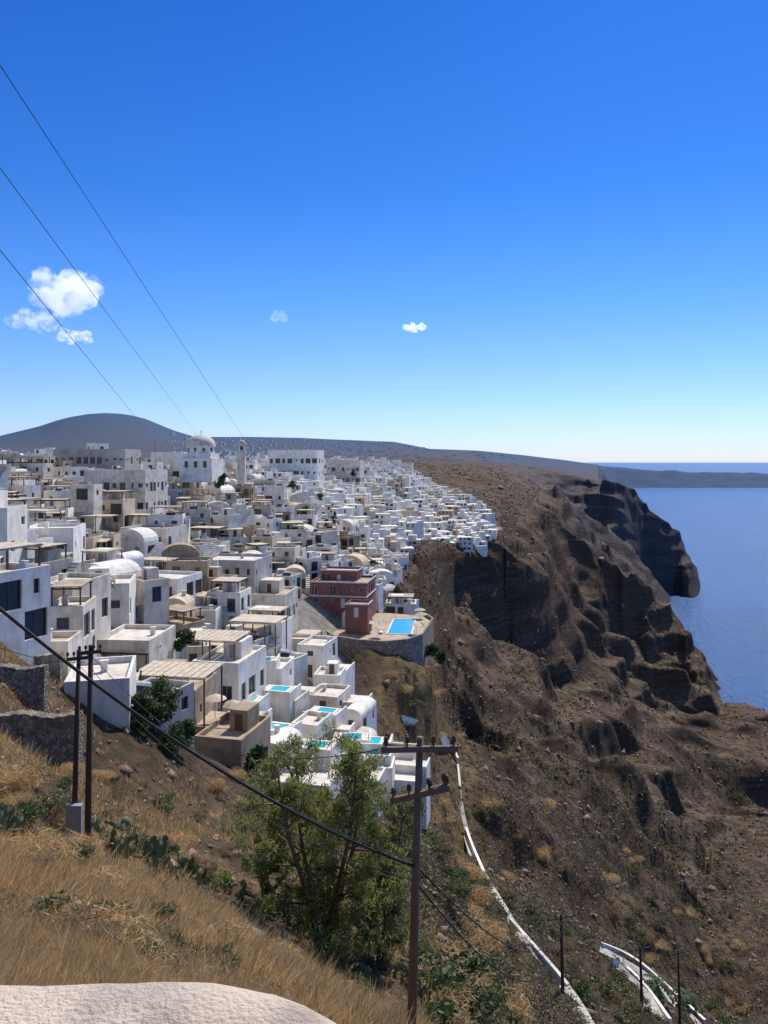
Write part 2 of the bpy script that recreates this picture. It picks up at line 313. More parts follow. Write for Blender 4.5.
def house(loc,w,d,h,rot,col,floors,style,near,r,roof='roofwhite',paint='brown',fnd=5,name='house',dense=.75,bay=2.5,chim=True,extra=0):
    root=empty(name,loc,rot);mb=MB();sh=(h-.5)/floors if style!='vault' else h/floors
    fo=mkops(w,floors,sh,r,True,dense,bay);ro=mkops(d,floors,sh,r,False,dense*.8,bay)
    sides=[((-w/2,-d/2),(1,0),w,fo),((w/2,-d/2),(0,1),d,ro),((w/2,d/2),(-1,0),w,[]),((-w/2,d/2),(0,-1),d,[])]
    pts=[facade(mb,o,u,ww,-fnd,h,ops) for o,u,ww,ops in sides]
    t=.25;z=h-.5
    if style=='vault':
        rb=MB();n=10;rh=w*.32;arc=[(-w/2*math.cos(math.pi*i/n),h+rh*math.sin(math.pi*i/n)) for i in range(n+1)]
        for (x0,z0),(x1,z1) in zip(arc,arc[1:]): rb.face([(x0,-d/2,z0),(x1,-d/2,z1),(x1,d/2,z1),(x0,d/2,z0)])
        rb.face([(x,-d/2,zz) for x,zz in reversed(arc)]);rb.face([(x,d/2,zz) for x,zz in arc]);rb.build('roof',M[col],root)
        zt=h+rh*.8
    else:
        O=[(-w/2,-d/2),(w/2,-d/2),(w/2,d/2),(-w/2,d/2)];I=[(-w/2+t,-d/2+t),(w/2-t,-d/2+t),(w/2-t,d/2-t),(-w/2+t,d/2-t)]
        for i in range(4):
            j=(i+1)%4;mb.face([(*O[i],h),(*O[j],h),(*I[j],h),(*I[i],h)]);mb.face([(*I[j],z),(*I[i],z),(*I[i],h),(*I[j],h)])
        rb=MB();rb.face([(*p,z) for p in I]);rb.build('roof',M[roof],root);zt=z
        if r.random()<.35 and w>4 and style!='plain':
            ub=MB();a=r.uniform(-w*.2,w*.15);bb=r.uniform(0,d*.2);uw=w*.2;uh=r.uniform(1.7,2.3);ub.box(a-uw,a+uw,bb-d*.18,bb+d*.22,z-.05,z+uh,bottom=False);u=ub.build('stair_head',M[col],root)
            db=MB();db.face([(a-.4,bb-d*.18-.02,z+.05),(a+.4,bb-d*.18-.02,z+.05),(a+.4,bb-d*.18-.02,z+1.6),(a-.4,bb-d*.18-.02,z+1.6)]);db.build('door',M[paint],u)
        if extra and r.random()<.3:
            a=r.uniform(-w*.3,w*.3);sb=MB();T4=Matrix.Translation((a,-d*.25,z+.5))@Matrix.Rotation(R(35),4,'X');sb.box(-.9,.9,-.6,.6,0,.06,T4);so=sb.build('solar_panel',M['solar'],root)
            tb=MB();tb.tube([(a-.7,-d*.25+.65,z+1),(a+.7,-d*.25+.65,z+1)],.24,8);tb.box(a-.6,a-.5,-d*.25+.55,-d*.25+.65,z,z+.9);tb.box(a+.5,a+.6,-d*.25+.55,-d*.25+.65,z,z+.9);tb.build('water_tank',M['whitep'],so)
        if extra and r.random()<.3:
            a=r.uniform(-w*.35,w*.35);sb=MB();sb.box(a-.45,a+.45,d*.1,d*.1+.35,z+.05,z+.75);sb.build('air_conditioner',M['whitep'],root)
        if extra and r.random()<.25 and y_near(loc):
            rb=MB()
            for i in range(9):
                x=-w/2+.12+i*(w-.24)/8;rb.box(x-.02,x+.02,-d/2+.1,-d/2+.14,h,h+.6)
            rb.box(-w/2+.1,w/2-.1,-d/2+.09,-d/2+.15,h+.6,h+.66);rb.build('railing',M['iron'],root)
    mb.build('wall',M[col],root)
    if style=='plain' and paint=='whitep':
        tb=MB();e=.12
        for zz in ([h-.02]+[f*sh for f in range(1,floors)]):
            tb.box(-w/2-e,w/2+e,-d/2-e,-d/2-.003,zz-.18,zz+.1);tb.box(w/2+.003,w/2+e,-d/2-.003,d/2+e,zz-.18,zz+.1)
        tb.build('trim',M['whitep'],root)
    if extra:
        if r.random()<.72:
            l=r.uniform(1.8,3.6);zz=r.choice([0,0,-.8,-1.5]);x1=w/2*r.choice([1,.6,.2]);tb=MB();yf=-d/2-l
            tb.box(-w/2,x1,yf,-d/2-.003,-fnd,zz);tb.box(-w/2,x1,yf,yf+.2,zz,zz+.85,bottom=False);tb.box(x1-.2,x1,yf+.2,-d/2-.003,zz,zz+.85,bottom=False);tb.build('terrace',M[r.choice([col,'white','white2','roofbrown'])],root)
            if r.random()<.72:
                ab=MB();x0=-w/2+.2;zt2=2.5;ab.face([(x0,-d/2-.01,zt2+.3),(x0,yf+.3,zt2),(x1-.3,yf+.3,zt2),(x1-.3,-d/2-.01,zt2+.3)]);ab.face([(x0,yf+.3,zt2-.15),(x1-.3,yf+.3,zt2-.15),(x1-.3,yf+.3,zt2),(x0,yf+.3,zt2)])
                for q in (x0+.1,x1-.4): ab.box(q-.04,q+.04,yf+.32,yf+.4,zz,zt2)
                ab.build('awning',M[r.choice(['beige','beige','roofbrown','cream'])],root)
        if r.random()<.25 and h>3:
            stb=MB();n=int(h/.35)
            for i in range(n):
                y0=-d/2+i*d/n;stb.box(w/2+.003,w/2+1,y0,y0+d/n-.004,-fnd,(i+1)*(h-.5)/n)
            stb.build('stairs',M['white'],root)
    if chim and r.random()<.6:
        cb=MB();cx=r.uniform(-w*.35,w*.35);cy=r.uniform(0,d*.3);cb.box(cx-.25,cx+.25,cy-.2,cy+.2,zt-.3,zt+.8);cb.box(cx-.32,cx+.32,cy-.27,cy+.27,zt+.8,zt+.92);cb.build('chimney',M[col],root)
    for (o,u,ww,ops),pt in zip(sides[:2],pts[:2]):
        for a,b_,c,e,k in ops:
            if k=='door':
                q=MB();q.face([pt(a,c,.14),pt(b_,c,.14),pt(b_,e,.14),pt(a,e,.14)]);q.build('door',M[paint],root);continue
            q=MB();q.face([pt(a,c,.21),pt(b_,c,.21),pt(b_,e,.21),pt(a,e,.21)])
            if near:
                fb=MB();fw=.07
                def bar(a0,a1,c0,c1): fb.face([pt(a0,c0,.15),pt(a1,c0,.15),pt(a1,c1,.15),pt(a0,c1,.15)])
                bar(a,a+fw,c,e);bar(b_-fw,b_,c,e);bar(a+fw,b_-fw,c,c+fw);bar(a+fw,b_-fw,e-fw,e);bar((a+b_)/2-.03,(a+b_)/2+.03,c+fw,e-fw)
                fo_=fb.build('window',M[paint],root);q.build('pane',M['pane'],fo_)
            else: q.build('window',M['pane'],root)
    if floors>1 and (style!='plain') and r.random()<.5:
        bb=MB();bb.box(-w*.42,w*.42,-d/2-1.3,-d/2+.002,sh-.1,sh+.02);bo=bb.build('balcony',M[col],root)
        rb=MB()
        for i in range(11):
            x=-w*.42+.05+i*(w*.84-.1)/10;rb.box(x-.02,x+.02,-d/2-1.28,-d/2-1.24,sh+.02,sh+.95)
        rb.box(-w*.42,w*.42,-d/2-1.29,-d/2-1.23,sh+.95,sh+1.02);rb.build('railing',M['iron'],bo)
    return root
def y_near(l): return l[1]<150
def pergola(loc,w,d,h,rot,label,mat='beige',post='brown',group=None,solid=False,pb=1):
    root=empty('pergola',loc,rot)
    nx=max(2,int(w/3)+1)
    for i in range(nx):
        for y in (-d/2+.15,d/2-.15):
            x=-w/2+.15+i*(w-.3)/(nx-1);p=MB();p.box(x-.07,x+.07,y-.07,y+.07,-pb,h);p.build('post',M[post],root)
    bm_=MB()
    for y in (-d/2+.15,d/2-.15): bm_.box(-w/2,w/2,y-.06,y+.06,h,h+.15)
    for i in range(nx): x=-w/2+.15+i*(w-.3)/(nx-1);bm_.box(x-.06,x+.06,-d/2-.2,d/2+.2,h+.15,h+.27)
    bm_.build('beam',M['beige'] if rnd.random()<.5 else M[post],root)
    s=MB()
    if solid: s.box(-w/2,w/2,-d/2,d/2,h+.27,h+.33)
    else:
        n=int(w/.7)
        for i in range(n):
            x=-w/2+(i+.5)*w/n;s.box(x-w/n*.44,x+w/n*.44,-d/2-.1,d/2+.1,h+.27,h+.31)
    s.build('canopy',M[mat],root)
    return tag(root,label,'pergola',group)
def ordn(n):
    w=['','nearest','second nearest','third nearest','fourth nearest','fifth nearest','sixth nearest','seventh nearest','eighth nearest','ninth nearest','tenth nearest']
    return w[n] if n<len(w) else '%d%s nearest'%(n,'th' if 10<n%100<14 else {1:'st',2:'nd',3:'rd'}.get(n%10,'th'))
EXC=[]
def hh(px0,px1,pt,pb,D,d,rot,col,floors,label,cat='house',style='flat',name='house',roof='roofwhite',paint='brown',near=True,dense=.85,bay=2.5,seed=1,grp=None,chim=True,auto=True):
    if auto: D=max(.85*D,min(1.4*D,hit((px0+px1)/2,pb+3)))
    w=(px1-px0)/F*D;h=(pb-pt)/F*D;c=P((px0+px1)/2,pb,D);c.y+=d/2*math.cos(R(rot));c.x-=d/2*math.sin(R(rot))
    f=max(3,c.z-G(c.x,c.y-d/2)+4)
    o=house(c,w,d,h,R(rot),col,floors,style,near,random.Random(seed),roof,paint,f,name,dense,bay,chim)
    tag(o,label,cat,grp);EXC.append((c.x,c.y,max(w,d)*.46));return o
hh(-45,6,508,590,92,6,6,'white',3,'tall white house cut by the left edge of the view',seed=2,paint='greyp')
hh(24,74,584,630,88,8,-8,'white2',2,'off-white house with thick walls beside the tall white house',seed=3)
hh(66,128,680,712,64,7,14,'white',1,'white house behind the two dark utility poles',seed=4,paint='greyp')
hh(92,150,640,664,84,8,-5,'white2',1,'low off-white house above the poles with a flat pale roof',seed=5)
hh(192,243,738,792,71,7,-14,'tan',1,'tan building at the town bottom edge right of the restaurant',roof='roofbrown',seed=6,cat='building',name='building',auto=False)
hh(133,196,690,760,77,7,-6,'tan',2,'brown walled restaurant beneath the large beige pergola','restaurant',name='restaurant',roof='roofbrown',seed=7,dense=1,auto=False)
hh(190,240,662,704,93,9,-12,'white',2,'white hotel wing right of the restaurant with rows of openings','hotel',name='hotel',seed=8,dense=1,paint='greyp')
hh(232,286,594,622,128,9,-8,'white2',1,'low house with dark openings and a flat brown roof',roof='roofbrown',seed=9,dense=1,bay=1.8)
hh(196,256,560,598,142,10,-10,'grey',2,'grey building with dark balconies in the middle of the town','building',name='building',seed=10,dense=1,bay=2)
hh(309,367,582,608,172,11,-10,'red',2,'dull red hotel with white trimmed windows above the cliff pool','hotel',name='hotel',seed=11,paint='whitep',dense=1,bay=2,style='plain',roof='roofbrown',chim=False,auto=False)
hh(320,358,570,584,178,6,-10,'red',1,'upper red block standing on top of the dull red hotel','hotel',name='hotel',seed=12,paint='whitep',style='plain',roof='roofwhite',chim=False,auto=False)
hh(345,368,604,618,160,5,-10,'red',1,'small dark red annex in front of the dull red hotel','annex',name='annex',seed=13,paint='whitep',style='plain',roof='roofbrown',chim=False,auto=False)
hh(82,147,470,512,160,12,-8,'white2',2,'large pale hotel with balconies near the skyline','hotel',name='hotel',seed=14,paint='greyp',dense=1,bay=2)
hh(52,126,449,478,180,12,-4,'grey',2,'long grey hotel block on the skyline above the pale hotel','hotel',name='hotel',seed=15,dense=1,bay=2,paint='whitep')
hh(268,318,450,476,330,14,-8,'white',2,'broad white institutional block with regular windows on the ridge','building',name='building',seed=16,near=False,dense=1,bay=2.6,style='plain')
hh(326,360,460,482,400,14,-8,'white2',2,'off-white block beside the broad white block on the ridge','building',name='building',seed=17,near=False,dense=1,style='plain')
hh(22,72,528,556,108,9,10,'white',1,'white cube house above the off-white thick walled house',seed=18)
hh(118,168,528,548,124,9,-10,'white2',1,'low house with two beige awnings below the pale hotel',seed=19,roof='roofbrown')
hh(130,180,578,600,108,8,-14,'white',1,'white house with the beige roof canopy in the town middle left',seed=20)
hh(76,128,584,618,98,8,12,'white',2,'white two-storey house with palm in front of it',seed=21,paint='blue')
hh(296,324,645,678,126,7,-16,'white',2,'narrow white house with beige canopy left of the cliff pool terrace',seed=22)
hh(254,284,752,782,80,5,-18,'white',1,'white cave house at the foot of the terraces right of tan building',seed=23,style='vault',auto=False)
hh(290,318,724,746,92,5,-18,'white',1,'white stepped suite above the turquoise plunge pools',seed=24,auto=False)
hh(306,338,696,716,108,6,-16,'white2',1,'off-white low suite behind the stepped suite',seed=25,auto=False)
hh(340,362,716,736,104,6,-20,'white',1,'white vaulted suite at the right end of the lower terraces',seed=26,style='vault',auto=False)
hh(252,282,668,690,108,6,-10,'white',1,'small white suite behind the round terrace pools',seed=28)
hh(270,296,700,718,98,5,-16,'white2',1,'small off-white suite between the hotel wing and stepped suite',seed=29,auto=False)
hh(150,184,452,474,205,8,-5,'white',1,'white church hall adjoining the domed church on the skyline','church hall',name='church_hall',seed=27,near=False,style='plain')
D=215;c=P(201,464,D);root=empty('church',c,R(-5));tag(root,'white domed church rising on the skyline above the town','church');EXC.append((c.x,c.y,3))
mb=MB();mb.box(-4.6,4.6,-4.6,6,-5,1.6);mb.box(-4,4,-4,4,1.6,3.0);mb.build('wall',M['white'],root)
mb=MB();mb.lathe([(3.8,3.0),(3.8,4.8),(4.05,4.9),(4.05,5.1)],20);mb.build('drum',M['white'],root)
mb=MB();mb.lathe([(4.0*math.cos(a),5.1+3.1*math.sin(a)) for a in [i*math.pi/2/8 for i in range(9)]],20);dm=mb.build('dome',M['white2'],root,True)
mb=MB();mb.box(-.07,.07,-.07,.07,8.1,9.6);mb.box(-.5,.5,-.06,.06,8.9,9.05);mb.build('cross',M['white'],dm)
for i in range(10):
    a=2*math.pi*i/10+.2;T4=Matrix.Rotation(a,4,'Z');mb=MB();mb.box(3.7,3.84,-.3,.3,3.5,4.5,T4);mb.build('window',M['pane'],root)
for x in (-2.6,0,2.6): mb=MB();mb.box(x-.5,x+.5,-4.62,-4.5,-1,.8);mb.build('window',M['pane'],root)
c=P(241.5,466,215);root=empty('bell_tower',c,0);tag(root,'slender white bell tower right of the church dome','bell tower')
mb=MB();mb.box(-1.1,1.1,-1.1,1.1,-5,3.6);mb.box(-1.3,1.3,-1.3,1.3,3.6,3.9)
for sx in (-1,1):
    for sy in (-1,1): mb.box(sx*.9-.22,sx*.9+.22,sy*.9-.22,sy*.9+.22,3.9,6.1)
mb.box(-1.3,1.3,-1.3,1.3,6.1,6.35);mb.build('wall',M['white2'],root)
mb=MB();mb.lathe([(1.0*math.cos(a),6.35+1.0*math.sin(a)) for a in [i*math.pi/2/6 for i in range(7)]],12);mb.build('dome',M['white2'],root,True)
mb=MB();mb.lathe([(.5,4.6),(.35,5),(.2,5.6),(0,5.7)],10);mb.build('bell',M['iron'],root,True)
# pergolas
PG=[(171,676,72,7.4,5,-8,'large beige slatted pergola over the brown walled restaurant',0),(213,640,93,6.6,5.5,-10,'second large beige slatted pergola, just behind the restaurant',0),
(256,622,108,7,5,-12,'solid tan canopy roof right of the second large pergola',1),(112,682,66,3.6,2.6,14,'small beige canopy right of the two utility poles',1),
(258,596,125,7,5,-8,'flat beige canopy on the low house with dark openings',1),(155,560,112,6,4,-12,'beige canopy over the white house in the town middle left',1),
(58,486,122,6,4,5,'dark beige canopy left of the pale skyline hotel',1),(95,516,128,6,4,0,'second dark beige canopy beside the pale skyline hotel',0),(140,515,118,6,4,-8,'pale awning below the pale skyline hotel',1),
(200,596,118,5,4,-15,'slatted pergola beside the grey building with dark balconies',0),(308,634,122,4,3.6,-16,'beige canopy over the narrow white house by the cliff',1),(312,658,116,4,3.6,-16,'lower beige canopy in front of narrow white house by the cliff',1),
(180,580,112,5,4,-20,'beige canopy right of the middle left white house',1),(205,528,150,7,5,-10,'cream canopy above the grey balcony building',1),
(122,652,82,6,4,-6,'wide beige canopy on the low off-white house above the poles',1),(40,556,100,6,4,6,'wide beige canopy in front of the white cube house',0)]
for i,(px,py,D,w,d,rt,lb,sol) in enumerate(PG):
    if i>=4: D=max(.85*D,min(1.35*D,hit(px,py+18)))
    c=P(px,py,D);c.z-=2.7;c.y+=d/2;pergola(c,w,d,2.4,R(rt),lb,solid=bool(sol),group='beige pergolas and canopies of the town',mat='beige' if not sol else rnd.choice(['beige','roofbrown','cream']),pb=2);EXC.append((c.x,c.y,max(w,d)*.3))
def pool(loc,rot,pw,pl,label,poolmat='pool'):
    pr=empty('swimming_pool',loc,rot);tag(pr,label,'swimming pool');mb=MB();k=.3
    for a in ((-pw/2-k,pw/2+k,-pl/2-k,-pl/2),(-pw/2-k,pw/2+k,pl/2,pl/2+k),(-pw/2-k,-pw/2,-pl/2,pl/2),(pw/2,pw/2+k,-pl/2,pl/2)): mb.box(*a,0,.12)
    mb.build('coping',M['white'],pr);mb=MB();mb.face([(-pw/2,-pl/2,.06),(pw/2,-pl/2,.06),(pw/2,pl/2,.06),(-pw/2,pl/2,.06)]);mb.build('water',M[poolmat],pr);return pr
def terrace(px,py,D,w,l,rot,below,label,pl=None,plab=None,mat='white',top='roofwhite'):
    c=P(px,py,D);root=empty('terrace',c,R(rot));tag(root,label,'terrace')
    mb=MB();mb.box(-w/2,w/2,-l/2,l/2,-below,-.12);t=.2
    for a in ((-w/2,w/2,-l/2,-l/2+t),(w/2-t,w/2,-l/2+t,l/2)): mb.box(*a,-.12,.45)
    mb.build('retaining_wall',M[mat],root)
    mb=MB();mb.box(-w/2+.01,w/2-t-.01,-l/2+t+.01,l/2-.01,-.115,0);mb.build('paving',M[top],root)
    EXC.append((c.x,c.y,max(w,l)*.4))
    if pl: x,y,pw,pll=pl;pool(c+Matrix.Rotation(R(rot),3,'Z')@Vector((x,y,.004)),R(rot),pw,pll,plab)
PT=P(392,628,166);root=empty('terrace',PT,R(-8));tag(root,'stone walled cliff terrace holding the large blue pool','terrace')
EXC+=[(PT.x,PT.y,13),(PT.x-6,PT.y-12,9),(PT.x+4,PT.y+14,9),((338-384)/F*158,156,7),((372-384)/F*146,146,8),((350-384)/F*150,150,8)]
out=[(-14,-6),(-11,-12),(-5,-15),(1,-15.5),(5,-13),(7.5,-8),(8,0),(8.5,9),(6,15),(-3,17),(-12,16),(-15,6)]
mb=MB();mb.prism([(a*.98,b*.98) for a,b in out],-13,-.1);mb.build('retaining_wall',M['stonelight'],root)
mb=MB();mb.prism([(a*.93,b*.93) for a,b in out],-.1,0);mb.build('paving',M['roofbrown'],root)
mb=MB();n=len(out)
for i in range(n):
    a,b_=Vector((*out[i],0)),Vector((*out[(i+1)%n],0))
    if i in (8,9,10): continue
    mb.face([a*.98+Vector((0,0,-.2)),b_*.98+Vector((0,0,-.2)),b_*.98+Vector((0,0,.7)),a*.98+Vector((0,0,.7))]);mb.face([b_*.94+Vector((0,0,-.05)),a*.94+Vector((0,0,-.05)),a*.94+Vector((0,0,.7)),b_*.94+Vector((0,0,.7))]);mb.face([a*.98+Vector((0,0,.7)),b_*.98+Vector((0,0,.7)),b_*.94+Vector((0,0,.7)),a*.94+Vector((0,0,.7))])
mb.build('parapet',M['stonelight'],root)
pool(PT+Vector((2.2,1.5,.01)),R(-6),4.8,15,'large blue swimming pool on the stone walled cliff terrace','poolblue')
o=house(PT+Vector((-8,3,0)),5,5,3,R(-8),'white',1,'flat',True,random.Random(61),'roofwhite','brown',1);tag(o,'small white pool house on the stone walled cliff terrace','pool house');o.name='pool_house'
for px,py,D,w,l,nm in [(371,742,92,5,3.6,'top'),(371,753,90,5,3.6,'second'),(372,765,88,5,3.6,'bottom')]:
    terrace(px,py,D,w,l,-6,6,'white plunge pool terrace, %s of three at lower right edge of town'%nm,(-.3,.2,2.8,2.2),'turquoise plunge pool, %s of three stacked at the lower right town edge'%nm)
for px,py,D,lb in [(262,660,108,'behind the second pergola'),(279,690,99,'below the white hotel wing'),(325,712,99,'beside the off-white low suite'),(276,728,88,'above the white cave house'),(316,746,86,'in front of the stepped suite'),(352,738,93,'beside the vaulted end suite'),(372,585,190,'right of the dull red hotel'),(290,765,82,'right of the white cave house'),(336,762,86,'left of the stacked plunge pools'),(246,700,94,'in front of the white hotel wing')]:
    terrace(px,py,D,4.6,4,rnd.uniform(-22,4),6,'small white terrace '+lb,(0,.3,2.3,1.9),'small turquoise pool '+lb)
for px,py,D,w,l,lb in [(225,722,78,7,6,'tan dining terrace with furniture beside the large pergola'),(350,776,82,7,4,'white sun terrace under the stacked plunge pools'),(306,780,78,6,4,'low white terrace at the town bottom edge'),(330,668,128,7,6,'pale terrace below the narrow white house'),(394,778,90,6,3,'lowest white terrace where the stair path begins'),(300,690,112,5,4,'empty white terrace behind the low suites'),(262,742,84,5,4,'plain white terrace above the cave house'),(333,728,97,5,3,'narrow white terrace between the two right suites'),(245,716,86,5,4,'white step terrace between dining terrace and suites'),(352,700,112,5,5,'pale terrace edging the gully beside the suites'),(397,748,97,5,4,'small white landing right of the stacked plunge pools'),(408,764,93,5,3,'small white landing below the first one by the path')]:
    terrace(px,py,D,w,l,-12,7,lb,None,None,'tan' if 'tan' in lb else 'white','roofbrown' if 'tan' in lb else 'roofwhite')
# random town
LM=[('the dull red hotel',338,590),('the domed church',200,445),('the large cliff pool',398,625),('the pale skyline hotel',115,490),('the brown restaurant',165,720),('the tall left edge house',0,550),('the grey balcony building',226,575),('the broad ridge block',293,465),('the stacked plunge pools',371,752),('the white hotel wing',238,685)]
cand=[];y=60.
while y<720:
    s=6.1+(y-60)*.0095
    x=-.56*y
    while x<.2*y:
        xx=x+rnd.uniform(-.32,.32)*s;yy=y+rnd.uniform(-.32,.32)*s;px=384+F*xx/yy;x+=s
        if px<-40 or townmask(px-3/yy*F*.6,yy)<.9 or float(townmask(px+5,yy+4))<.5: continue
        if yy>260 and px<150: continue
        if yy>340 and px<230: continue
        if yy>560 and px<290: continue
        if any((xx-a)**2+(yy-b)**2<(r_+s*.4)**2 for a,b,r_ in EXC): continue
        g0=G(xx,yy)
        if max(abs(G(xx+5,yy)-g0),abs(g0-G(xx,yy-5)))>5.5: continue
        cand.append((xx,yy,s,px,g0))
    y+=s*.95
cand.sort(key=lambda c:c[1])
print('CAND',len(cand))
fm=MB();hs=[]
for i,(x,y,s,px,g0) in enumerate(cand):
    z=g0+(rnd.uniform(-.9,.4));w=s*rnd.uniform(.5,1.05);d=s*rnd.uniform(.55,.95)
    fl=rnd.choices([1,2,3],[7.5,3,.2 if y>110 else 0])[0];h=fl*rnd.uniform(2.5,2.8)+.4
    if y>260: h*=.85
    rot=R(rnd.gauss(-8,18));col=rnd.choices(['white','white2','cream','grey','tan'],[50,30,13,4,3])[0]
    if i<300:
        st='vault' if rnd.random()<.17 and fl==1 else 'flat';pt_=rnd.choice(['brown','blue','greyp','greyp','brown','whitep'])
        rf=rnd.choice(['roofwhite','roofwhite','roofgrey','roofbrown'])
        o=house((x,y,z),w,d,h,rot,col,fl,st,y<125,rnd,rf,pt_,6,extra=1)
        py=HY-F*(z+h/2)/y;o['category']='house';hs.append((o,px,py,y,col,fl,st,rf))
        if rnd.random()<.38 and y<240 and st=='flat':
            sl=rnd.random()<.5;pergola((x,y,z+h-.5),w*.85,d*.8,1.9,rot,'PG%d'%i,mat=rnd.choice(['beige','beige','cream','roofbrown']),solid=sl,pb=.1)['pp']=(px,py)
    else:
        M4=Matrix.Translation((x,y,z))@Matrix.Rotation(rot,4,'Z');fm.cm=0 if col!='cream' else 2;fm.box(-w/2,w/2,-d/2,d/2,-5,h,M4,False)
        if rnd.random()<.4: fm.box(-w/4,w/5,-d/4,d/4,h,h+2,M4,False)
        if rnd.random()<.5: fm.box(-w/2,w/4,-d/2-2.5,-d/2-.01,-5,.6,M4,False)
        fm.cm=1
        for fz in range(fl):
            for q in range(int(w/2.2)):
                if rnd.random()<.3: continue
                xx=-w/2+1.2+q*2.2+rnd.uniform(-.3,.3);hw=rnd.choice([.35,.45,.8]);fm.box(xx-hw,xx+hw,-d/2-.03,-d/2+.1,fz*2.5+.5,fz*2.5+rnd.uniform(1.6,2.1),M4)
if fm.v: tag(fm.build('distant_houses',[M['white'],M['pane'],M['cream']]),'mass of tiny white houses at the far end of the clifftop town','houses',kind='stuff')
CW={'white':'white','white2':'off-white','cream':'cream','grey':'grey','tan':'tan'};FW={1:'one-storey',2:'two-storey',3:'three-storey'}
bl={}
for t_ in hs:
    o,px,py,y=t_[:4]
    if y>300: tag(o,'small far-off %s house in the dense cluster along the distant cliff rim'%CW[t_[4]],group='small %s houses of the distant cliff rim'%CW[t_[4]]);continue
    k=min(range(len(LM)),key=lambda i:(LM[i][1]-px)**2+(LM[i][2]-py)**2);bl.setdefault(k,[]).append(t_)
for k,l in bl.items():
    l.sort(key=lambda t_:(LM[k][1]-t_[1])**2+(LM[k][2]-t_[2])**2)
    cc={}
    for t_ in l:
        d_='%s %s %shouse'%(CW[t_[4]],FW[t_[5]],'vaulted ' if t_[6]=='vault' else '');cc[d_]=cc.get(d_,0)+1
        t_[0]['label']='%s, %s such to %s'%(d_,ordn(cc[d_]),LM[k][0]);t_[0]['group']='houses of the white clifftop town'
pl=[o for o in bpy.data.objects if str(o.get('label','')).startswith('PG')]
cc={}
for o in pl:
    px,py=o['pp'];k=min(range(len(LM)),key=lambda i:(LM[i][1]-px)**2+(LM[i][2]-py)**2);cc[k]=cc.get(k,0)+1
    o['label']='small rooftop pergola, %s to %s'%(ordn(cc[k]),LM[k][0]);o['group']='beige pergolas and canopies of the town';del o['pp']
fm=MB()
for i in range(380):
    px=rnd.choice([rnd.gauss(330,60),rnd.gauss(230,40),rnd.uniform(160,520)]);D=rnd.uniform(1500,4300)
    if px>560 or px<165: continue
    x=(px-384)/F*D;z=float(gpd(px,np.array([D]))[0]);w=rnd.uniform(7,15);fm.box(x-w/2,x+w/2,D-6,D+6,z-3,z+rnd.uniform(4,7))
tag(fm.build('distant_village',M['white']),'scattered pale specks of villages on the far blue hills','village',kind='stuff')
# ---------------------------------------------------------------- walls, path
def strip_wall(pts,h,t,name,label,cat,mat,below=1.0):
    mb=MB();prev=None;n=len(pts)
    for i,p in enumerate(pts):
        a=pts[max(0,i-1)];b_=pts[min(n-1,i+1)];dx,dy=b_.x-a.x,b_.y-a.y;l=math.hypot(dx,dy) or 1;nx,ny=-dy/l*t/2,dx/l*t/2
        b0=len(mb.v);mb.v+=[(p.x-nx,p.y-ny,p.z-below),(p.x+nx,p.y+ny,p.z-below),(p.x+nx,p.y+ny,p.z+h),(p.x-nx,p.y-ny,p.z+h)]
        if prev is not None:
            for j in range(4): mb.f.append((prev+j,prev+(j+1)%4,b0+(j+1)%4,b0+j));mb.mi.append(0)
        else: mb.f.append((b0+3,b0+2,b0+1,b0));mb.mi.append(0)
        prev=b0
    mb.f.append((prev,prev+1,prev+2,prev+3));mb.mi.append(0)
    return tag(mb.build(name,mat),label,cat)
def poly(pix,step=8):
    out=[]
    for (a,b_),(c,d) in zip(pix,pix[1:]):
        n=max(1,int(math.hypot(c-a,d-b_)/step))
        for i in range(n): t=i/n;out.append(PH(a+(c-a)*t,b_+(d-b_)*t))
    out.append(PH(*pix[-1]))
    q=[out[0]]
    for p in out[1:]:
        if abs(p.y-q[-1].y)<.25*q[-1].y: q.append(p)
    for _ in range(3):
        q=[q[0]]+[(q[i-1]+q[i]*2+q[i+1])/4 for i in range(1,len(q)-1)]+[q[-1]]
    return q
def offs(c,o):
    n=len(c);r=[]
    for i,p in enumerate(c):
        a=c[max(0,i-1)];b_=c[min(n-1,i+1)];d=Vector((b_.x-a.x,b_.y-a.y,0)).normalized();r.append(p+Vector((-d.y,d.x,0))*o)
    return r
def path(pix,wd,lab):
    c=poly(pix);mb=MB();Lf=offs(c,wd/2);Rt=offs(c,-wd/2);n=len(c);u=Vector((0,0,.22))
    for i in range(n-1): mb.face([Rt[i]+u,Rt[i+1]+u,Lf[i+1]+u,Lf[i]+u])
    tag(mb.build('path',M['roofgrey']),lab,'path',kind='structure')
path([(392,742),(420,745),(455,757),(457,785),(462,820),(474,862),(500,905),(520,940),(545,965),(575,1000),(590,1030)],1.2,'stepped footpath winding down from the town')
path([(600,950),(640,972),(672,1000),(700,1030)],1.6,'upper paved bend of the footpath at lower right')
path([(618,968),(646,995),(668,1030)],1.5,'lower paved bend of the footpath at lower right')
for pix,h,lb in [([(402,722),(425,728),(448,742),(458,764)],1.3,'whitewashed parapet where the stair path leaves the town'),([(458,768),(460,790)],.8,'short whitewashed parapet just below the first bend of the stair path'),([(466,832),(472,850),(484,878)],.9,'whitewashed parapet halfway down the stair path'),
    ([(510,925),(530,948),(550,970),(568,992)],.9,'whitewashed parapet on the lower stretch of the stair path'),([(602,948),(622,955),(645,970),(675,998),(705,1026)],.9,'whitewashed parapet on the upper bend at lower right'),([(612,964),(628,972),(650,996),(670,1026)],.9,'whitewashed parapet on the lower bend at lower right')]:
    strip_wall(poly(pix),h,.4,'parapet_wall',lb,'wall',M['white'])
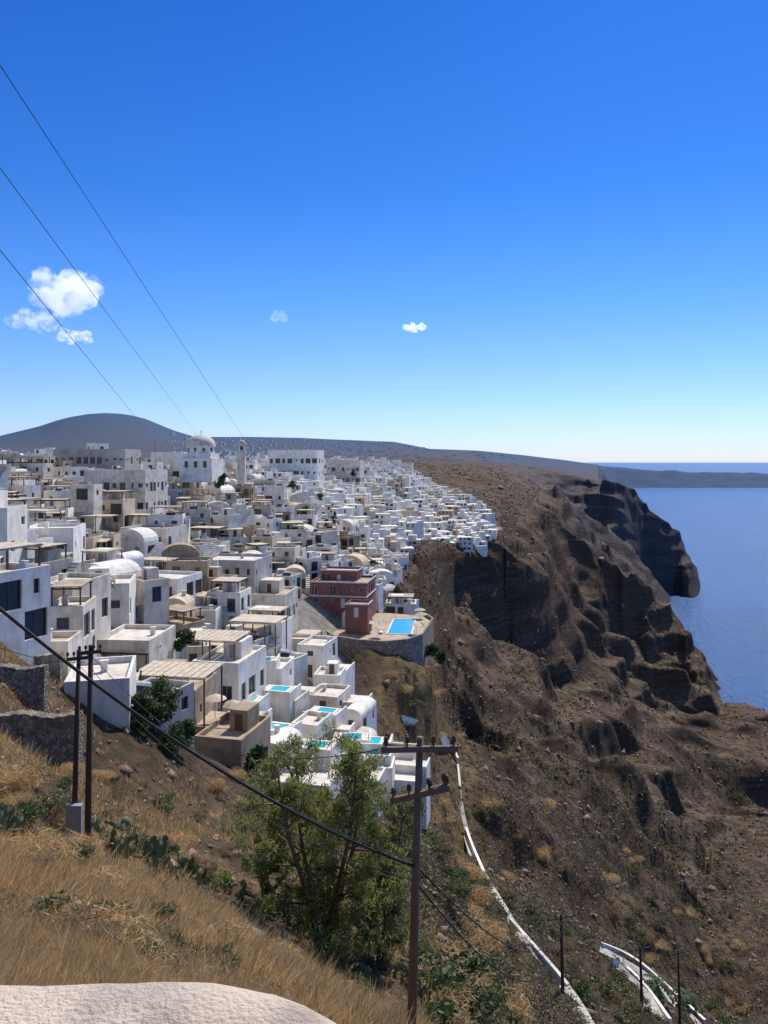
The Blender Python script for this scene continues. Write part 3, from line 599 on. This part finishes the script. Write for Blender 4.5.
def quadwall(px0,px1,pyt,pyb,D0,D1,lab,mat='stone',th=.7):
    a=P(px0,pyt,D0);b_=P(px1,pyt,D1);n=40;mb=MB();prev=None
    for i in range(n+1):
        p=a.lerp(b_,i/n);zz=p.z+.1*math.sin(i*.35)+.03*math.sin(i*1.9);zb=-(pyb-HY)/F*p.y-2
        b0=len(mb.v);mb.v+=[(p.x,p.y,zb),(p.x,p.y+th,zb),(p.x,p.y+th,zz),(p.x,p.y,zz)]
        if prev is not None:
            for j in range(4): mb.f.append((prev+j,b0+j,b0+(j+1)%4,prev+(j+1)%4));mb.mi.append(0)
        prev=b0
    mb.f.append((prev,prev+1,prev+2,prev+3));mb.mi.append(0)
    return tag(mb.build('stone_wall',M[mat]),lab,'wall')
quadwall(-60,44,668,716,44,47,'upper rough stone wall at the left edge')
quadwall(-60,78,716,775,38,41,'lower rough stone retaining wall behind the utility poles')
quadwall(-60,60,655,676,56,60,'pale stone wall behind the upper rough wall','stonelight')
c=P(4,790,34);root=empty('meter_cabinet',c,.2);tag(root,'small white meter cabinet at the left edge below the stone wall','cabinet')
mb=MB();mb.box(-.4,.4,-.2,.2,-1,.85);mb.build('body',M['white'],root);mb=MB();mb.box(-.48,.48,-.28,.28,.85,.97);mb.build('cap',M['roofgrey'],root)
# foreground parapet
bm=bmesh.new();NX,NY=150,26;grid=[]
for i in range(NX+1):
    x=-4+4.0*i/NX
    e=max(0,(x+.34)/.345);half=.225*math.sqrt(max(0,1-e*e)) if e>0 else .225
    row=[]
    for j in range(NY+1):
        a=math.pi*(j/NY);c_=math.cos(a);s_=math.sin(a)
        yy=1.11+half*math.copysign(abs(c_)**.35,c_);zz=-.93+.045*(s_**.5 if s_>0 else 0)
        if j==0 or j==NY: zz=-3.0
        if j==1 or j==NY-1: zz=-.96
        nz=mn.fractal(Vector((x*4,yy*4,0)),1,2,4)*.005
        row.append(bm.verts.new((x,yy+nz,zz+(nz if 0<j<NY else 0)-.03*max(0,e)**3)))
    grid.append(row)
for i in range(NX):
    for j in range(NY): bm.faces.new((grid[i][j],grid[i][j+1],grid[i+1][j+1],grid[i+1][j]))
bmesh.ops.recalc_face_normals(bm,faces=bm.faces)
me=bpy.data.meshes.new('parapet_wall');bm.to_mesh(me);bm.free();me.polygons.foreach_set('use_smooth',[True]*len(me.polygons))
me.materials.append(plaster('rough_warm_plaster',(.66,.54,.43),.2,7,.9,.5));o=bpy.data.objects.new('parapet_wall',me);C.objects.link(o);tag(o,'rounded rough whitewashed parapet in the near foreground','wall')
# ---------------------------------------------------------------- poles and wires
def pole(base,top,r,name,label,arms,group=None,cat='utility pole',box=None,mat='pole'):
    root=empty(name,base,0);tag(root,label,cat,group);h=top.z-base.z;dx=top.x-base.x
    mb=MB();mb.tube([(0,0,-1),(dx/2,0,h/2),(dx,0,h)],[r*1.15,r,r*.8],10);mb.build('post',M[mat],root,True)
    for (za,half,rt,tilt,off) in arms:
        T4=Matrix.Translation((dx,off,h-za))@Matrix.Rotation(R(rt),4,'Z')@Matrix.Rotation(R(tilt),4,'Y')
        mb=MB();mb.box(-half,half,-.05,.05,-.06,.06,T4);a=mb.build('crossarm',M[mat],root)
        for q in (-.9,-.35,.35,.9):
            p=T4@Vector((half*q,0,.06));ib=MB();k=max(.6,r/.1);ib.lathe([(.02*k,p.z),(.02*k,p.z+.08),(.06*k,p.z+.09),(.045*k,p.z+.14),(.06*k,p.z+.16),(.03*k,p.z+.22),(0,p.z+.23)],8,p.x,p.y);ib.build('insulator',M['insul'],a,True)
    if box:
        x,z,bw,bh=box;mb=MB();mb.box(x-bw/2,x+bw/2,-.35,-.1,z,z+bh);mb.build('meter_box',M['greyp'],root)
    return root
gb=lambda px,D:P(px,HY-F*float(gpd(px,np.array([D]))[0])/D,D)
b=gb(410,17);pole(b,P(420,737,17),.095,'utility_pole','tall wooden utility pole with double crossarms right of the tree',[(.22,.92,22,7,-.12),(.3,.85,14,9,.14),(1.22,.78,-28,-22,-.12),(1.3,.7,-20,-22,.13)])
b=gb(73,30);pole(b,P(79,650,30),.1,'utility_pole','left of the two dark poles, carrying a grey meter box',[(.3,.4,25,0,-.12)],box=(.15,.9,.6,1.3),mat='dpole')
b=gb(87,29);pole(b,P(91,645,29),.11,'utility_pole','right of the two dark poles beside the stone wall',[(.25,.4,25,0,-.12)],mat='dpole')
for px,D,pt_,lb in [(563,78,914,'small utility pole with crossarm beside the winding stair path'),(642,92,975,'short utility pole between the lower right path bends'),(680,100,950,'farthest short utility pole at the lower right')]:
    b=gb(px,D);t_=P(px-2,pt_,D)
    if t_.z-b.z<4: t_.z=b.z+7
    pole(b,t_,.16,'utility_pole',lb,[(.3,1.6,15,0,-.15)],mat='dpole')
def wire(p0,p1,sag,r,label,n=26,grp='overhead wires'):
    pts=[p0.lerp(p1,i/n)-Vector((0,0,sag*4*(i/n)*(1-i/n))) for i in range(n+1)]
    mb=MB();mb.tube(pts,r,5);return tag(mb.build('wire',M['dark'],None,True),label,'wire',grp)
for (x0,y0,x1,y1,lb) in [(0,65,262,466,'top overhead wire crossing the sky at upper left'),(0,168,195,432,'middle overhead wire crossing the sky past the cloud'),(0,250,155,441,'lowest overhead wire crossing the sky at left')]:
    a=P(x0,y0,36);b=P(x1,y1,240);s0=a+(a-b)*.11;wire(s0,b,0,.024,lb,8)
    g0=gb(x1,240);pole(g0,b+Vector((0,0,.1)),.07,'utility_pole','thin town pole ending the '+lb.split(' crossing')[0],[])
wire(P(-40,575,13),P(414,866,16.9),.55,.032,'thick black cable sagging from the left edge to the wooden pole')
wire(P(91,655,29),P(416,862,17),.9,.012,'upper thin wire from the dark poles to the wooden pole')
wire(P(91,668,29),P(412,880,17),1.1,.012,'lower thin wire from the dark poles to the wooden pole')
wire(P(79,665,30),P(410,742,17),1.6,.01,'thin wire from the left dark pole to the wooden pole top')
wire(P(-20,640,20),P(85,662,29),.2,.012,'short wire running from the left edge to the dark poles')
wire(P(418,868,17),P(562,920,78),2.5,.025,'wire from the wooden pole down to the small pole')
wire(P(418,885,17),P(562,930,78),3.5,.025,'second wire from the wooden pole down to the small pole')
wire(P(566,918,78),P(641,978,92),1,.03,'wire between the small pole and the short pole')
# ---------------------------------------------------------------- vegetation
def leaves(cen,rad,n,l,w,droop=0,flat=.8):
    cen=np.asarray(cen,float);k=len(cen);idx=rg.integers(0,k,n)
    d=rg.normal(size=(n,3));d/=np.linalg.norm(d,axis=1)[:,None];rr=rg.random(n)**.45
    c=cen[idx]+d*(np.asarray(rad)[idx]*rr)[:,None]*np.array([1,1,flat])
    a=rg.normal(size=(n,3));a[:,2]-=droop*2;a/=np.linalg.norm(a,axis=1)[:,None]
    b=np.cross(a,rg.normal(size=(n,3)));b/=np.linalg.norm(b,axis=1)[:,None]
    s=rg.uniform(.6,1.3,n)[:,None]
    if not np.isscalar(l): l=np.asarray(l)[idx][:,None];w=np.asarray(w)[idx][:,None]
    a=a*s*l/2;b=b*s*w/2
    V=np.stack([c-a,c+b*.9,c+a,c-b*.9],1).reshape(-1,3);Q=np.arange(n*4).reshape(n,4);return V,Q
def tree(base,H,W,label,nl=16000,leaf='leaf',ncl=46,ll=.24,lw=.07,seed=1,droop=.5,name='tree',lean=0,low=.25,cr=.1,group=None,taper=.55):
    r=random.Random(seed);root=empty(name,base,0);tag(root,label,'tree',group);tb=MB();cs=[];rs=[]
    stems=4 if H>6 else 1
    for s in range(stems):
        a=s*1.7+r.random();dx,dy=math.cos(a)*W*.2,math.sin(a)*W*.16;hh_=H*r.uniform(.8,1)
        pts=[Vector((0,0,-.6)),Vector((dx*.4,dy*.3,hh_*.25)),Vector((dx+lean*.5,dy,hh_*.55)),Vector((dx*1.4+lean,dy*1.3,hh_*.92))];tb.tube(pts,[H*.013,H*.011,H*.008,H*.003],7)
        for j in range(ncl//stems):
            t=r.uniform(low,1);q=pts[1].lerp(pts[2],t*2) if t<.5 else pts[2].lerp(pts[3],t*2-1)
            an=r.uniform(0,6.28);ext=W/2*(1-taper*max(0,t-.35)/.65)*r.uniform(.3,1);e=q+Vector((math.cos(an)*ext,math.sin(an)*ext,r.uniform(-.06,.1)*H))
            e.x=max(-W*.6+lean,min(W*.6,e.x));m_=q.lerp(e,.5)+Vector((0,0,.03*H));tb.tube([q,m_,e],[H*.005,H*.003,H*.0012],4);cs.append(e);rs.append(r.uniform(.5,1.3)*cr*W);cs.append(m_);rs.append(.6*cr*W)
    tb.build('trunk',M['pole'],root,True);V,Q=leaves([tuple(c) for c in cs],rs,nl,ll,lw,droop,1.15);npmesh('crown',V,Q,M[leaf],root);return root
b=gb(322,31);tree(b,9.8,7.0,'large airy green tree in the foreground left of the wooden pole',nl=31000,ncl=100,ll=.27,lw=.05,seed=4,lean=-.2,low=-.2,cr=.078,taper=.55)
b=gb(380,33);tree(b,8.8,4.2,'darker narrower tree between the large airy tree and wooden pole',nl=16000,ncl=60,leaf='leafmid',ll=.27,lw=.05,seed=9,low=-.3,cr=.1)
b=gb(262,34);tree(b,5.6,3.8,'lower leafy tree on the left flank of the large airy tree',nl=9000,ncl=34,seed=11,low=-.3,ll=.24,lw=.05)
for px,py,H,W,lb in [(118,745,5,4,'dark bushy tree left of the restaurant'),(150,775,3.8,4,'dark bushy tree below the restaurant, right one'),(135,790,2.6,3.4,'low dark bushy tree below the restaurant in front'),(172,782,2.8,3.6,'low dark bushy tree right of the others below the restaurant')]:
    D=70-(py-745)*.25;b=P(px,py,D);b.z=max(G(b.x,b.y),P(px,py+8,D).z);tree(b,H,W,lb,nl=7000,leaf='leafdark',ncl=26,ll=.28,lw=.16,seed=px,droop=0,cr=.14,low=-.2)
tow=[(325,540,6,2,250),(333,520,7,2,270),(320,505,7,2,300),(303,520,5,3,250),(428,648,4,4,160),(438,655,3,3,160),(372,560,4,3,240),(395,590,4,3,200),(290,495,5,4,300),(220,480,5,3,190),(60,600,3.5,3,92),(352,470,5,4,420),(440,560,4,4,390),(180,640,3,2.5,90),(250,770,3,2.5,70)]
tn=['left of the grove','in the middle of the grove','at the top of the grove','left below the grove','beside the cliff pool, left one','beside the cliff pool, right one','behind the red hotel','right of the red hotel','on the town crest','left of the bell tower','below the tall left edge house','near the off-white ridge block','under the far cliff houses','beside the second pergola','right of the tan building']
for i,(px,py,H,W,D) in enumerate(tow):
    b=gb(px,D);b.z=max(b.z,P(px,py+6,D).z-1)
    tree(b,H,W,'small dark green tree '+tn[i],nl=1100,leaf='leafdark',ncl=16,ll=.6,lw=.35,seed=i,droop=0,cr=.18,low=0)
def palm(base,H,label,sz=2.2):
    root=empty('palm_tree',base,0);tag(root,label,'palm tree');mb=MB();mb.tube([(0,0,-1),(.1,0,H*.5),(.15,0,H)],[.2,.16,.14],8);mb.build('trunk',M['pole'],root,True)
    f=MB()
    for i in range(22):
        a=i*2.4;el=rnd.uniform(-.1,1.1);p=[]
        for j in range(7):
            t=j/6;p.append(Vector((.15+math.cos(a)*sz*t*math.cos(el*.6),math.sin(a)*sz*t*math.cos(el*.6),H+sz*(math.sin(el)*t-.75*t*t))))
        for j in range(6):
            u=Vector((-math.sin(a),math.cos(a),-.4))*(.32*math.sin(math.pi*(j+1)/8)*sz/2)
            for sgn in (1,-1):
                w_=Vector((u.x*sgn,u.y*sgn,u.z));f.face([p[j],p[j+1],p[j+1]+w_*.8+Vector((0,0,-.05)),p[j].lerp(p[j+1],.4)+w_])
    f.build('crown',M['leafdark'],root)
for px,py,D,H,lb in [(97,600,93,2.6,'palm tree in front of the two-storey house at left'),(220,470,200,5,'slim palm tree left of the bell tower'),(655,965,105,2.2,'left of two small palms by the lower right path'),(684,955,110,2.6,'right of two small palms by the lower right path')]:
    b=gb(px,D) if D>100 else P(px,py,D);palm(b,H,lb)
def shrubproto(leaf,n,l,w,seed,flat=.6):
    r=random.Random(seed);cs=[(r.uniform(-.6,.6),r.uniform(-.6,.6),r.uniform(.2,.6)) for _ in range(9)];V,Q=leaves(cs,[r.uniform(.25,.5) for _ in cs],n,l,w,-.3,flat);return npmesh('shrub',V,Q,M[leaf])
protos=[('olive green',shrubproto('olive',1300,.14,.045,1)),('dark green',shrubproto('leafdark',1100,.13,.06,2)),('straw coloured dry',shrubproto('straw',1300,.34,.02,3)),('brown dry',shrubproto('drybrown',1300,.28,.022,4))]
used=[False]*4
def shrub(px,py,k,sz,zone,dlo=0):
    p=PH(px,py)
    if p.y<dlo: return
    nm,pr=protos[k]
    if used[k]: o=pr.copy();C.objects.link(o)
    else: o=pr;used[k]=True
    o.location=p-Vector((0,0,.15*sz));o.scale=(sz*rnd.uniform(.8,1.3),sz*rnd.uniform(.8,1.3),sz*rnd.uniform(.7,1.1));o.rotation_euler=(0,0,rnd.uniform(0,6))
    tag(o,'%s shrub among many alike on the %s'%(nm,zone),'shrub','%s shrubs on the %s'%(nm,zone))
for i in range(70): shrub(rnd.uniform(0,440),rnd.uniform(850,985),rnd.choice([0,2,3,2,3,1]),rnd.uniform(.3,.75),'foreground slope',8)
for i in range(75): shrub(rnd.uniform(0,300),rnd.uniform(765,880),rnd.choice([0,2,3,2,3,0,1]),rnd.uniform(.5,1.3),'rocky bank below the town',16)
for i in range(125):
    px=rnd.uniform(425,740);py=rnd.uniform(max(800,730+(px-430)*.6),1023);shrub(px,py,rnd.choice([0,0,1,3,2,3,2,0]),rnd.uniform(1.3,2.8),'rocky slope at lower right',20)
for i in range(28): shrub(rnd.uniform(385,465),rnd.uniform(660,790),rnd.choice([2,2,3,0]),rnd.uniform(1,2.4),'cliff below the blue pool',60)
def cactus(px,py,sz,label):
    p=PH(px,py);root=empty('prickly_pear',p,0);tag(root,label,'cactus');r=random.Random(int(px))
    for s in range(40):
        base=Vector((r.gauss(0,.8),r.gauss(0,.6),0))*sz;base.z=G(p.x+base.x,p.y+base.y)-p.z;d=Vector((r.gauss(0,.5),r.gauss(0,.5),1)).normalized();mb=MB()
        for q in range(r.choice([2,2,3])):
            L_=.24*sz;c=base+d*L_*.5;u=d.cross(Vector((r.random()-.5,1,0))).normalized();nn=d.cross(u)
            ring=[c+d*(math.cos(a)*L_*.55)+u*(math.sin(a)*L_*.36) for a in [i*math.pi/5 for i in range(10)]]
            f0=c+nn*.05*sz;b0=c-nn*.05*sz
            for i in range(10): mb.face([ring[i],ring[(i+1)%10],f0]);mb.face([ring[(i+1)%10],ring[i],b0])
            base=base+d*L_*.95;d=(d+Vector((r.gauss(0,.5),r.gauss(0,.5),.2))).normalized()
        mb.build('pad_stem',M['cactus'],root)
for px,py,sz,lb in [(134,858,1.5,'prickly pear clump on the grassy slope below the dark poles'),(204,882,1.1,'prickly pear clump right of the one below the poles'),(262,940,1.0,'prickly pear clump under the lower leafy tree'),(424,1000,.9,'prickly pear clump at the foot of the wooden pole'),(352,980,.9,'prickly pear clump beneath the large airy tree'),(4,830,1.1,'prickly pear clump at the left edge'),(300,915,1.2,'prickly pear clump left of the large tree trunk')]: cactus(px,py,sz,lb)
def zs(px0,px1,px,D,st=4):
    z=np.zeros(len(px));bins=np.arange(px0,px1+st,st);ib=np.digitize(px,bins)
    for bb in np.unique(ib):
        s=ib==bb;pc=bins[min(bb,len(bins))-1]+st/2;Dk,Zk=cols(pc);z[s]=height((px[s]-384)/F*D[s],D[s],townmask(px[s],D[s]),np.interp(D[s],Dk,Zk))
    return z
def grass(n,px0,px1,D0,D1,h,w,thr,seed):
    r=np.random.default_rng(seed);px=r.uniform(px0,px1,n);D=np.exp(r.uniform(math.log(D0),math.log(D1),n));x=(px-384)/F*D
    tx=np.round(x/.22+r.normal(0,.25,n));ty=np.round(D/.22+r.normal(0,.25,n));jit=_h(tx,ty,3.)
    clump=r.random(n)<.6;x=np.where(clump,(tx+(_h(tx,ty,1.)-.5)*.8)*.22+r.normal(0,.03,n),x);D=np.where(clump,(ty+(_h(tx,ty,2.)-.5)*.8)*.22+r.normal(0,.03,n),D);px=384+F*x/D
    m=(fbm(x/3.,D/3.,21,3)+(fbm(x/.6,D/.6,5,2))*.5>thr)&(px>px0)&(px<px1)&(D>D0*.9);px,D,x,jit=px[m],D[m],x[m],jit[m];z=zs(px0,px1,px,D)
    nn=len(px);b=np.stack([x,D,z-.05],-1);hh_=h*r.uniform(.4,1.25,nn)*(1+.6*fbm(x/1.3,D/1.3,55,2))*(.6+.7*jit)
    le=r.normal(size=(nn,2))*.5+np.array([.12,0]);tip=b+np.stack([le[:,0]*hh_,le[:,1]*hh_,hh_],-1)
    mid=b*.5+tip*.5;mid[:,2]+=hh_*.08;an=r.uniform(0,3.14,nn);s=np.stack([np.cos(an),np.sin(an)*.4,0*an],-1)*(w*r.uniform(.6,1.3,nn))[:,None]
    V=np.stack([b-s,b+s,mid+s*.7,mid-s*.7,tip],1).reshape(-1,3);i5=np.arange(nn)*5
    return V,np.concatenate([np.stack([i5,i5+1,i5+2],-1),np.stack([i5,i5+2,i5+3],-1),np.stack([i5+3,i5+2,i5+4],-1)])
gs=[grass(130000,-60,420,2.4,14,.3,.004,-.16,1),grass(80000,-60,440,12,24,.42,.011,-.04,2),grass(60000,-60,440,24,58,.5,.02,.08,3)]
V=np.concatenate([g[0] for g in gs]);of=0;QQ=[]
for g in gs: QQ.append(g[1]+of);of+=len(g[0])
tag(npmesh('dry_grass',V,np.concatenate(QQ),M['straw']),'golden dry grass covering the foreground slope','grass',kind='stuff')
def scat(n,px0,px1,D0,D1,seed,thr,zmin=-212):
    r=np.random.default_rng(seed);px=r.uniform(px0,px1,n);D=np.exp(r.uniform(math.log(D0),math.log(D1),n));x=(px-384)/F*D
    m=(townmask(px,D)<.05)&(fbm(x/35.,D/35.,8,3)+.5*fbm(x/6.,D/6.,18,2)>thr);px,D=px[m],D[m];z=zs(px0,px1,px,D,3);m=z>zmin
    return np.stack([(px-384)/F*D,D,z],-1)[m],D[m]
c1,D1=scat(19000,395,800,42,280,5,-.35);r1=rg.uniform(.25,.85,len(c1))*(.6+D1/180);V,Q=leaves(c1,r1,290000,.12+D1*.0016,.06+D1*.001,-.2,.6);tag(npmesh('hillside_scrub',V,Q,M['scrubmix']),'brown and olive scrub covering the near rocky slope','scrub',kind='stuff')
c1,D1=scat(3200,-40,430,6,62,25,-.4);r1=rg.uniform(.2,.6,len(c1))*np.clip(D1/18,.35,1);V,Q=leaves(c1,r1,100000,.2,.022,-.3,.6);tag(npmesh('dry_brush',V,Q,M['drybrown']),'dry brown brush covering the bank below the town','brush',kind='stuff')
c1,D1=scat(9000,400,800,220,1100,6,-.1);r1=rg.uniform(.6,1.6,len(c1))*(.7+D1/900);V,Q=leaves(c1,r1,90000,.5+D1*.0008,.4+D1*.0006,0,.6);tag(npmesh('distant_scrub',V,Q,M['scrubmix']),'low olive scrub dotting the far rocky slopes','scrub',kind='stuff')
ca,Da=scat(7000,380,800,40,900,9,-.4,-219);cb_,Db=scat(2500,-40,430,6,62,10,-.5);c1=np.concatenate([ca,cb_]);D1=np.concatenate([Da,Db]);n=len(c1);sz=rg.uniform(.12,.42,n)*(.35+D1/190)*np.where(rg.random(n)<.05,2.4,1)*np.clip(D1/16,.3,1)
base=np.array([[1,0,0],[0,1,0],[-1,0,0],[0,-1,0],[0,0,.8],[0,0,-.8]]);tri=np.array([[0,1,4],[1,2,4],[2,3,4],[3,0,4],[1,0,5],[2,1,5],[3,2,5],[0,3,5]])
V=(c1[:,None,:]+(base[None]*rg.uniform(.6,1.3,(n,6,1))+rg.normal(0,.25,(n,6,3)))*sz[:,None,None]).reshape(-1,3);Q=(tri[None]+np.arange(n)[:,None,None]*6).reshape(-1,3)
tag(npmesh('loose_rocks',V,Q,plaster('volcanic_rock',(.26,.185,.135),.3,.8)),'loose volcanic rocks strewn over the slopes','rocks',kind='stuff')
# parasols and loungers
def parasol(p,label,mat='beige',s=1):
    root=empty('parasol',p,0);tag(root,label,'parasol','parasols on the terraces');mb=MB();mb.tube([(0,0,0),(0,0,2.3)],.04,6);mb.build('post',M['whitep'],root);mb=MB();mb.lathe([(1.35*s,1.95),(.7*s,2.25),(0,2.5)],8);mb.build('canopy',M[mat],root)
for i,(dx,dy) in enumerate([(-5,-4),(-8,9),(6.5,5),(6.5,10),(5,-6),(-3,-9)]):
    parasol(PT+Vector((dx,dy,.02)),'beige parasol %s the large blue pool on the cliff terrace'%['left of','behind left of','right of','behind right of','front right of','in front of'][i])
for i,(px,py,D) in enumerate([(215,718,78),(232,724,78),(345,776,82),(358,776,83)]): parasol(P(px,py,D),'cream parasol %s'%['on the tan dining terrace, left one','on the tan dining terrace, right one','on the white sun terrace, left one','on the white sun terrace, right one'][i],'cream' if i<2 else 'white',.9)
lp=empty('sun_lounger',PT+Vector((-2.4,-5,.02)),R(90))
mb=MB();mb.box(-.95,.4,-.33,.33,.28,.36);mb.build('seat',M['white'],lp);mb=MB();mb.box(0,.75,-.33,.33,0,.07,Matrix.Translation((.4,0,.3))@Matrix.Rotation(R(-35),4,'Y'));mb.build('backrest',M['white'],lp)
for sx in (-.85,.3):
    for sy in (-.28,.28): mb=MB();mb.box(sx-.03,sx+.03,sy-.03,sy+.03,0,.28);mb.build('leg',M['greyp'],lp)
tag(lp,'white sun lounger beside the large blue pool, one of a row','sun lounger','sun loungers in a row by the blue pool')
for i in range(1,8): o=copytree(lp);o.location=lp.location+Vector((0,1.7*i,0))
# ---------------------------------------------------------------- clouds
def cloud(px,py,D,w,h,seed,label,dens=.03,lo=.46,hi=.66):
    c=P(px,py,D);W=w/F*D/2;H=h/F*D/2;r=random.Random(seed)
    bm=bmesh.new();bmesh.ops.create_icosphere(bm,subdivisions=5,radius=1)
    bl_=[(Vector((r.uniform(-.65,.65)*W,r.uniform(-.3,.3)*W,r.uniform(-.35,.25)*H)),r.uniform(.4,.7)*min(H,W)) for _ in range(10)]
    for v in bm.verts:
        d=v.co.normalized();best=.3*H
        for cc_,rr in bl_:
            b_=d.dot(cc_);disc=b_*b_-cc_.length_squared+rr*rr
            if disc>0: best=max(best,b_+math.sqrt(disc))
        best*=1+.3*mn.fractal(d*2.2+Vector((seed,0,0)),1,2,4)
        v.co=d*best
    me=bpy.data.meshes.new('cloud');bm.to_mesh(me);bm.free();o=bpy.data.objects.new('cloud',me);C.objects.link(o);o.location=c
    m=bpy.data.materials.new('cloud_vapour');m.use_nodes=True;nt=m.node_tree;nt.nodes.clear();out=nt.nodes.new('ShaderNodeOutputMaterial')
    v=nt.nodes.new('ShaderNodeVolumePrincipled');v.inputs['Color'].default_value=(1,1,1,1);v.inputs['Anisotropy'].default_value=.3
    tc=nt.nodes.new('ShaderNodeTexCoord');f=noise(nt,3.2/W,7,tc.outputs['Object'],.68)
    mr=nt.nodes.new('ShaderNodeMapRange');mr.inputs[1].default_value=lo;mr.inputs[2].default_value=hi;mr.inputs[4].default_value=dens*100/W;L(nt,f,mr.inputs[0]);L(nt,mr.outputs[0],v.inputs['Density'])
    mu=nt.nodes.new('ShaderNodeMath');mu.operation='MULTIPLY';mu.inputs[1].default_value=.55;L(nt,mr.outputs[0],mu.inputs[0]);L(nt,mu.outputs[0],v.inputs['Emission Strength']);v.inputs['Emission Color'].default_value=(.9,.95,1,1)  # added glow stands in for sunlight scattered inside the cloud
    L(nt,v.outputs[0],out.inputs['Volume']);me.materials.append(m);tag(o,label,'cloud')
cloud(64,292,2500,100,54,3,'largest white puffy cloud at upper left crossed by wires',.04,.42,.68)
cloud(38,320,2500,56,26,5,'thin wispy cloud just under the largest cloud',.025)
cloud(75,335,2500,36,20,8,'small cloud below right of the largest cloud',.03)
cloud(413,327,3000,26,13,11,'tiny bright cloud alone near the sky centre',.06,.42,.62)
cloud(279,316,3000,15,17,13,'faint tiny wisp of cloud left of the sky centre',.005)
# ---------------------------------------------------------------- light, world, camera
el,az=R(51),R(24)
S=Vector((math.sin(az)*math.cos(el),math.cos(az)*math.cos(el),math.sin(el)))
ld=bpy.data.lights.new('sun','SUN');ld.energy=4.7;ld.angle=R(.5);ld.color=(1,.94,.85);lo=bpy.data.objects.new('sun',ld);C.objects.link(lo);lo.rotation_euler=(-S).to_track_quat('-Z','Y').to_euler()
w=bpy.data.worlds.new('World');bpy.context.scene.world=w;w.use_nodes=True;nt=w.node_tree;bg=nt.nodes['Background']
sk=nt.nodes.new('ShaderNodeTexSky');sk.sky_type='NISHITA';sk.sun_disc=False;sk.sun_elevation=el;sk.sun_rotation=az;sk.air_density=1;sk.dust_density=.3;sk.ozone_density=2;sk.altitude=200
tc=nt.nodes.new('ShaderNodeTexCoord');sx=nt.nodes.new('ShaderNodeSeparateXYZ');L(nt,tc.outputs['Generated'],sx.inputs[0])
tint=ramp(nt,sx.outputs[2],[(0,(.56,.655,1.0)),(.06,(.5,.64,1.0)),(.2,(.27,.54,.97)),(.33,(.14,.43,.92)),(.53,(.08,.35,.88)),(.66,(.6,.78,1.05)),(1,(1.2,1.15,1.1))])  # top stops brighten the unseen upper sky, added as shadow fill
L(nt,mixc(nt,1,sk.outputs[0],tint,'MULTIPLY'),bg.inputs[0]);bg.inputs[1].default_value=.15
cd=bpy.data.cameras.new('camera');co=bpy.data.objects.new('camera',cd);C.objects.link(co);co.location=(0,0,0);co.rotation_euler=(R(90),0,0)
cd.sensor_fit='HORIZONTAL';cd.sensor_width=36;cd.lens=36;cd.shift_y=-50/768;cd.clip_start=.05;cd.clip_end=600000
sc=bpy.context.scene;sc.camera=co;sc.view_settings.view_transform='Standard';sc.view_settings.look='None';sc.view_settings.exposure=0
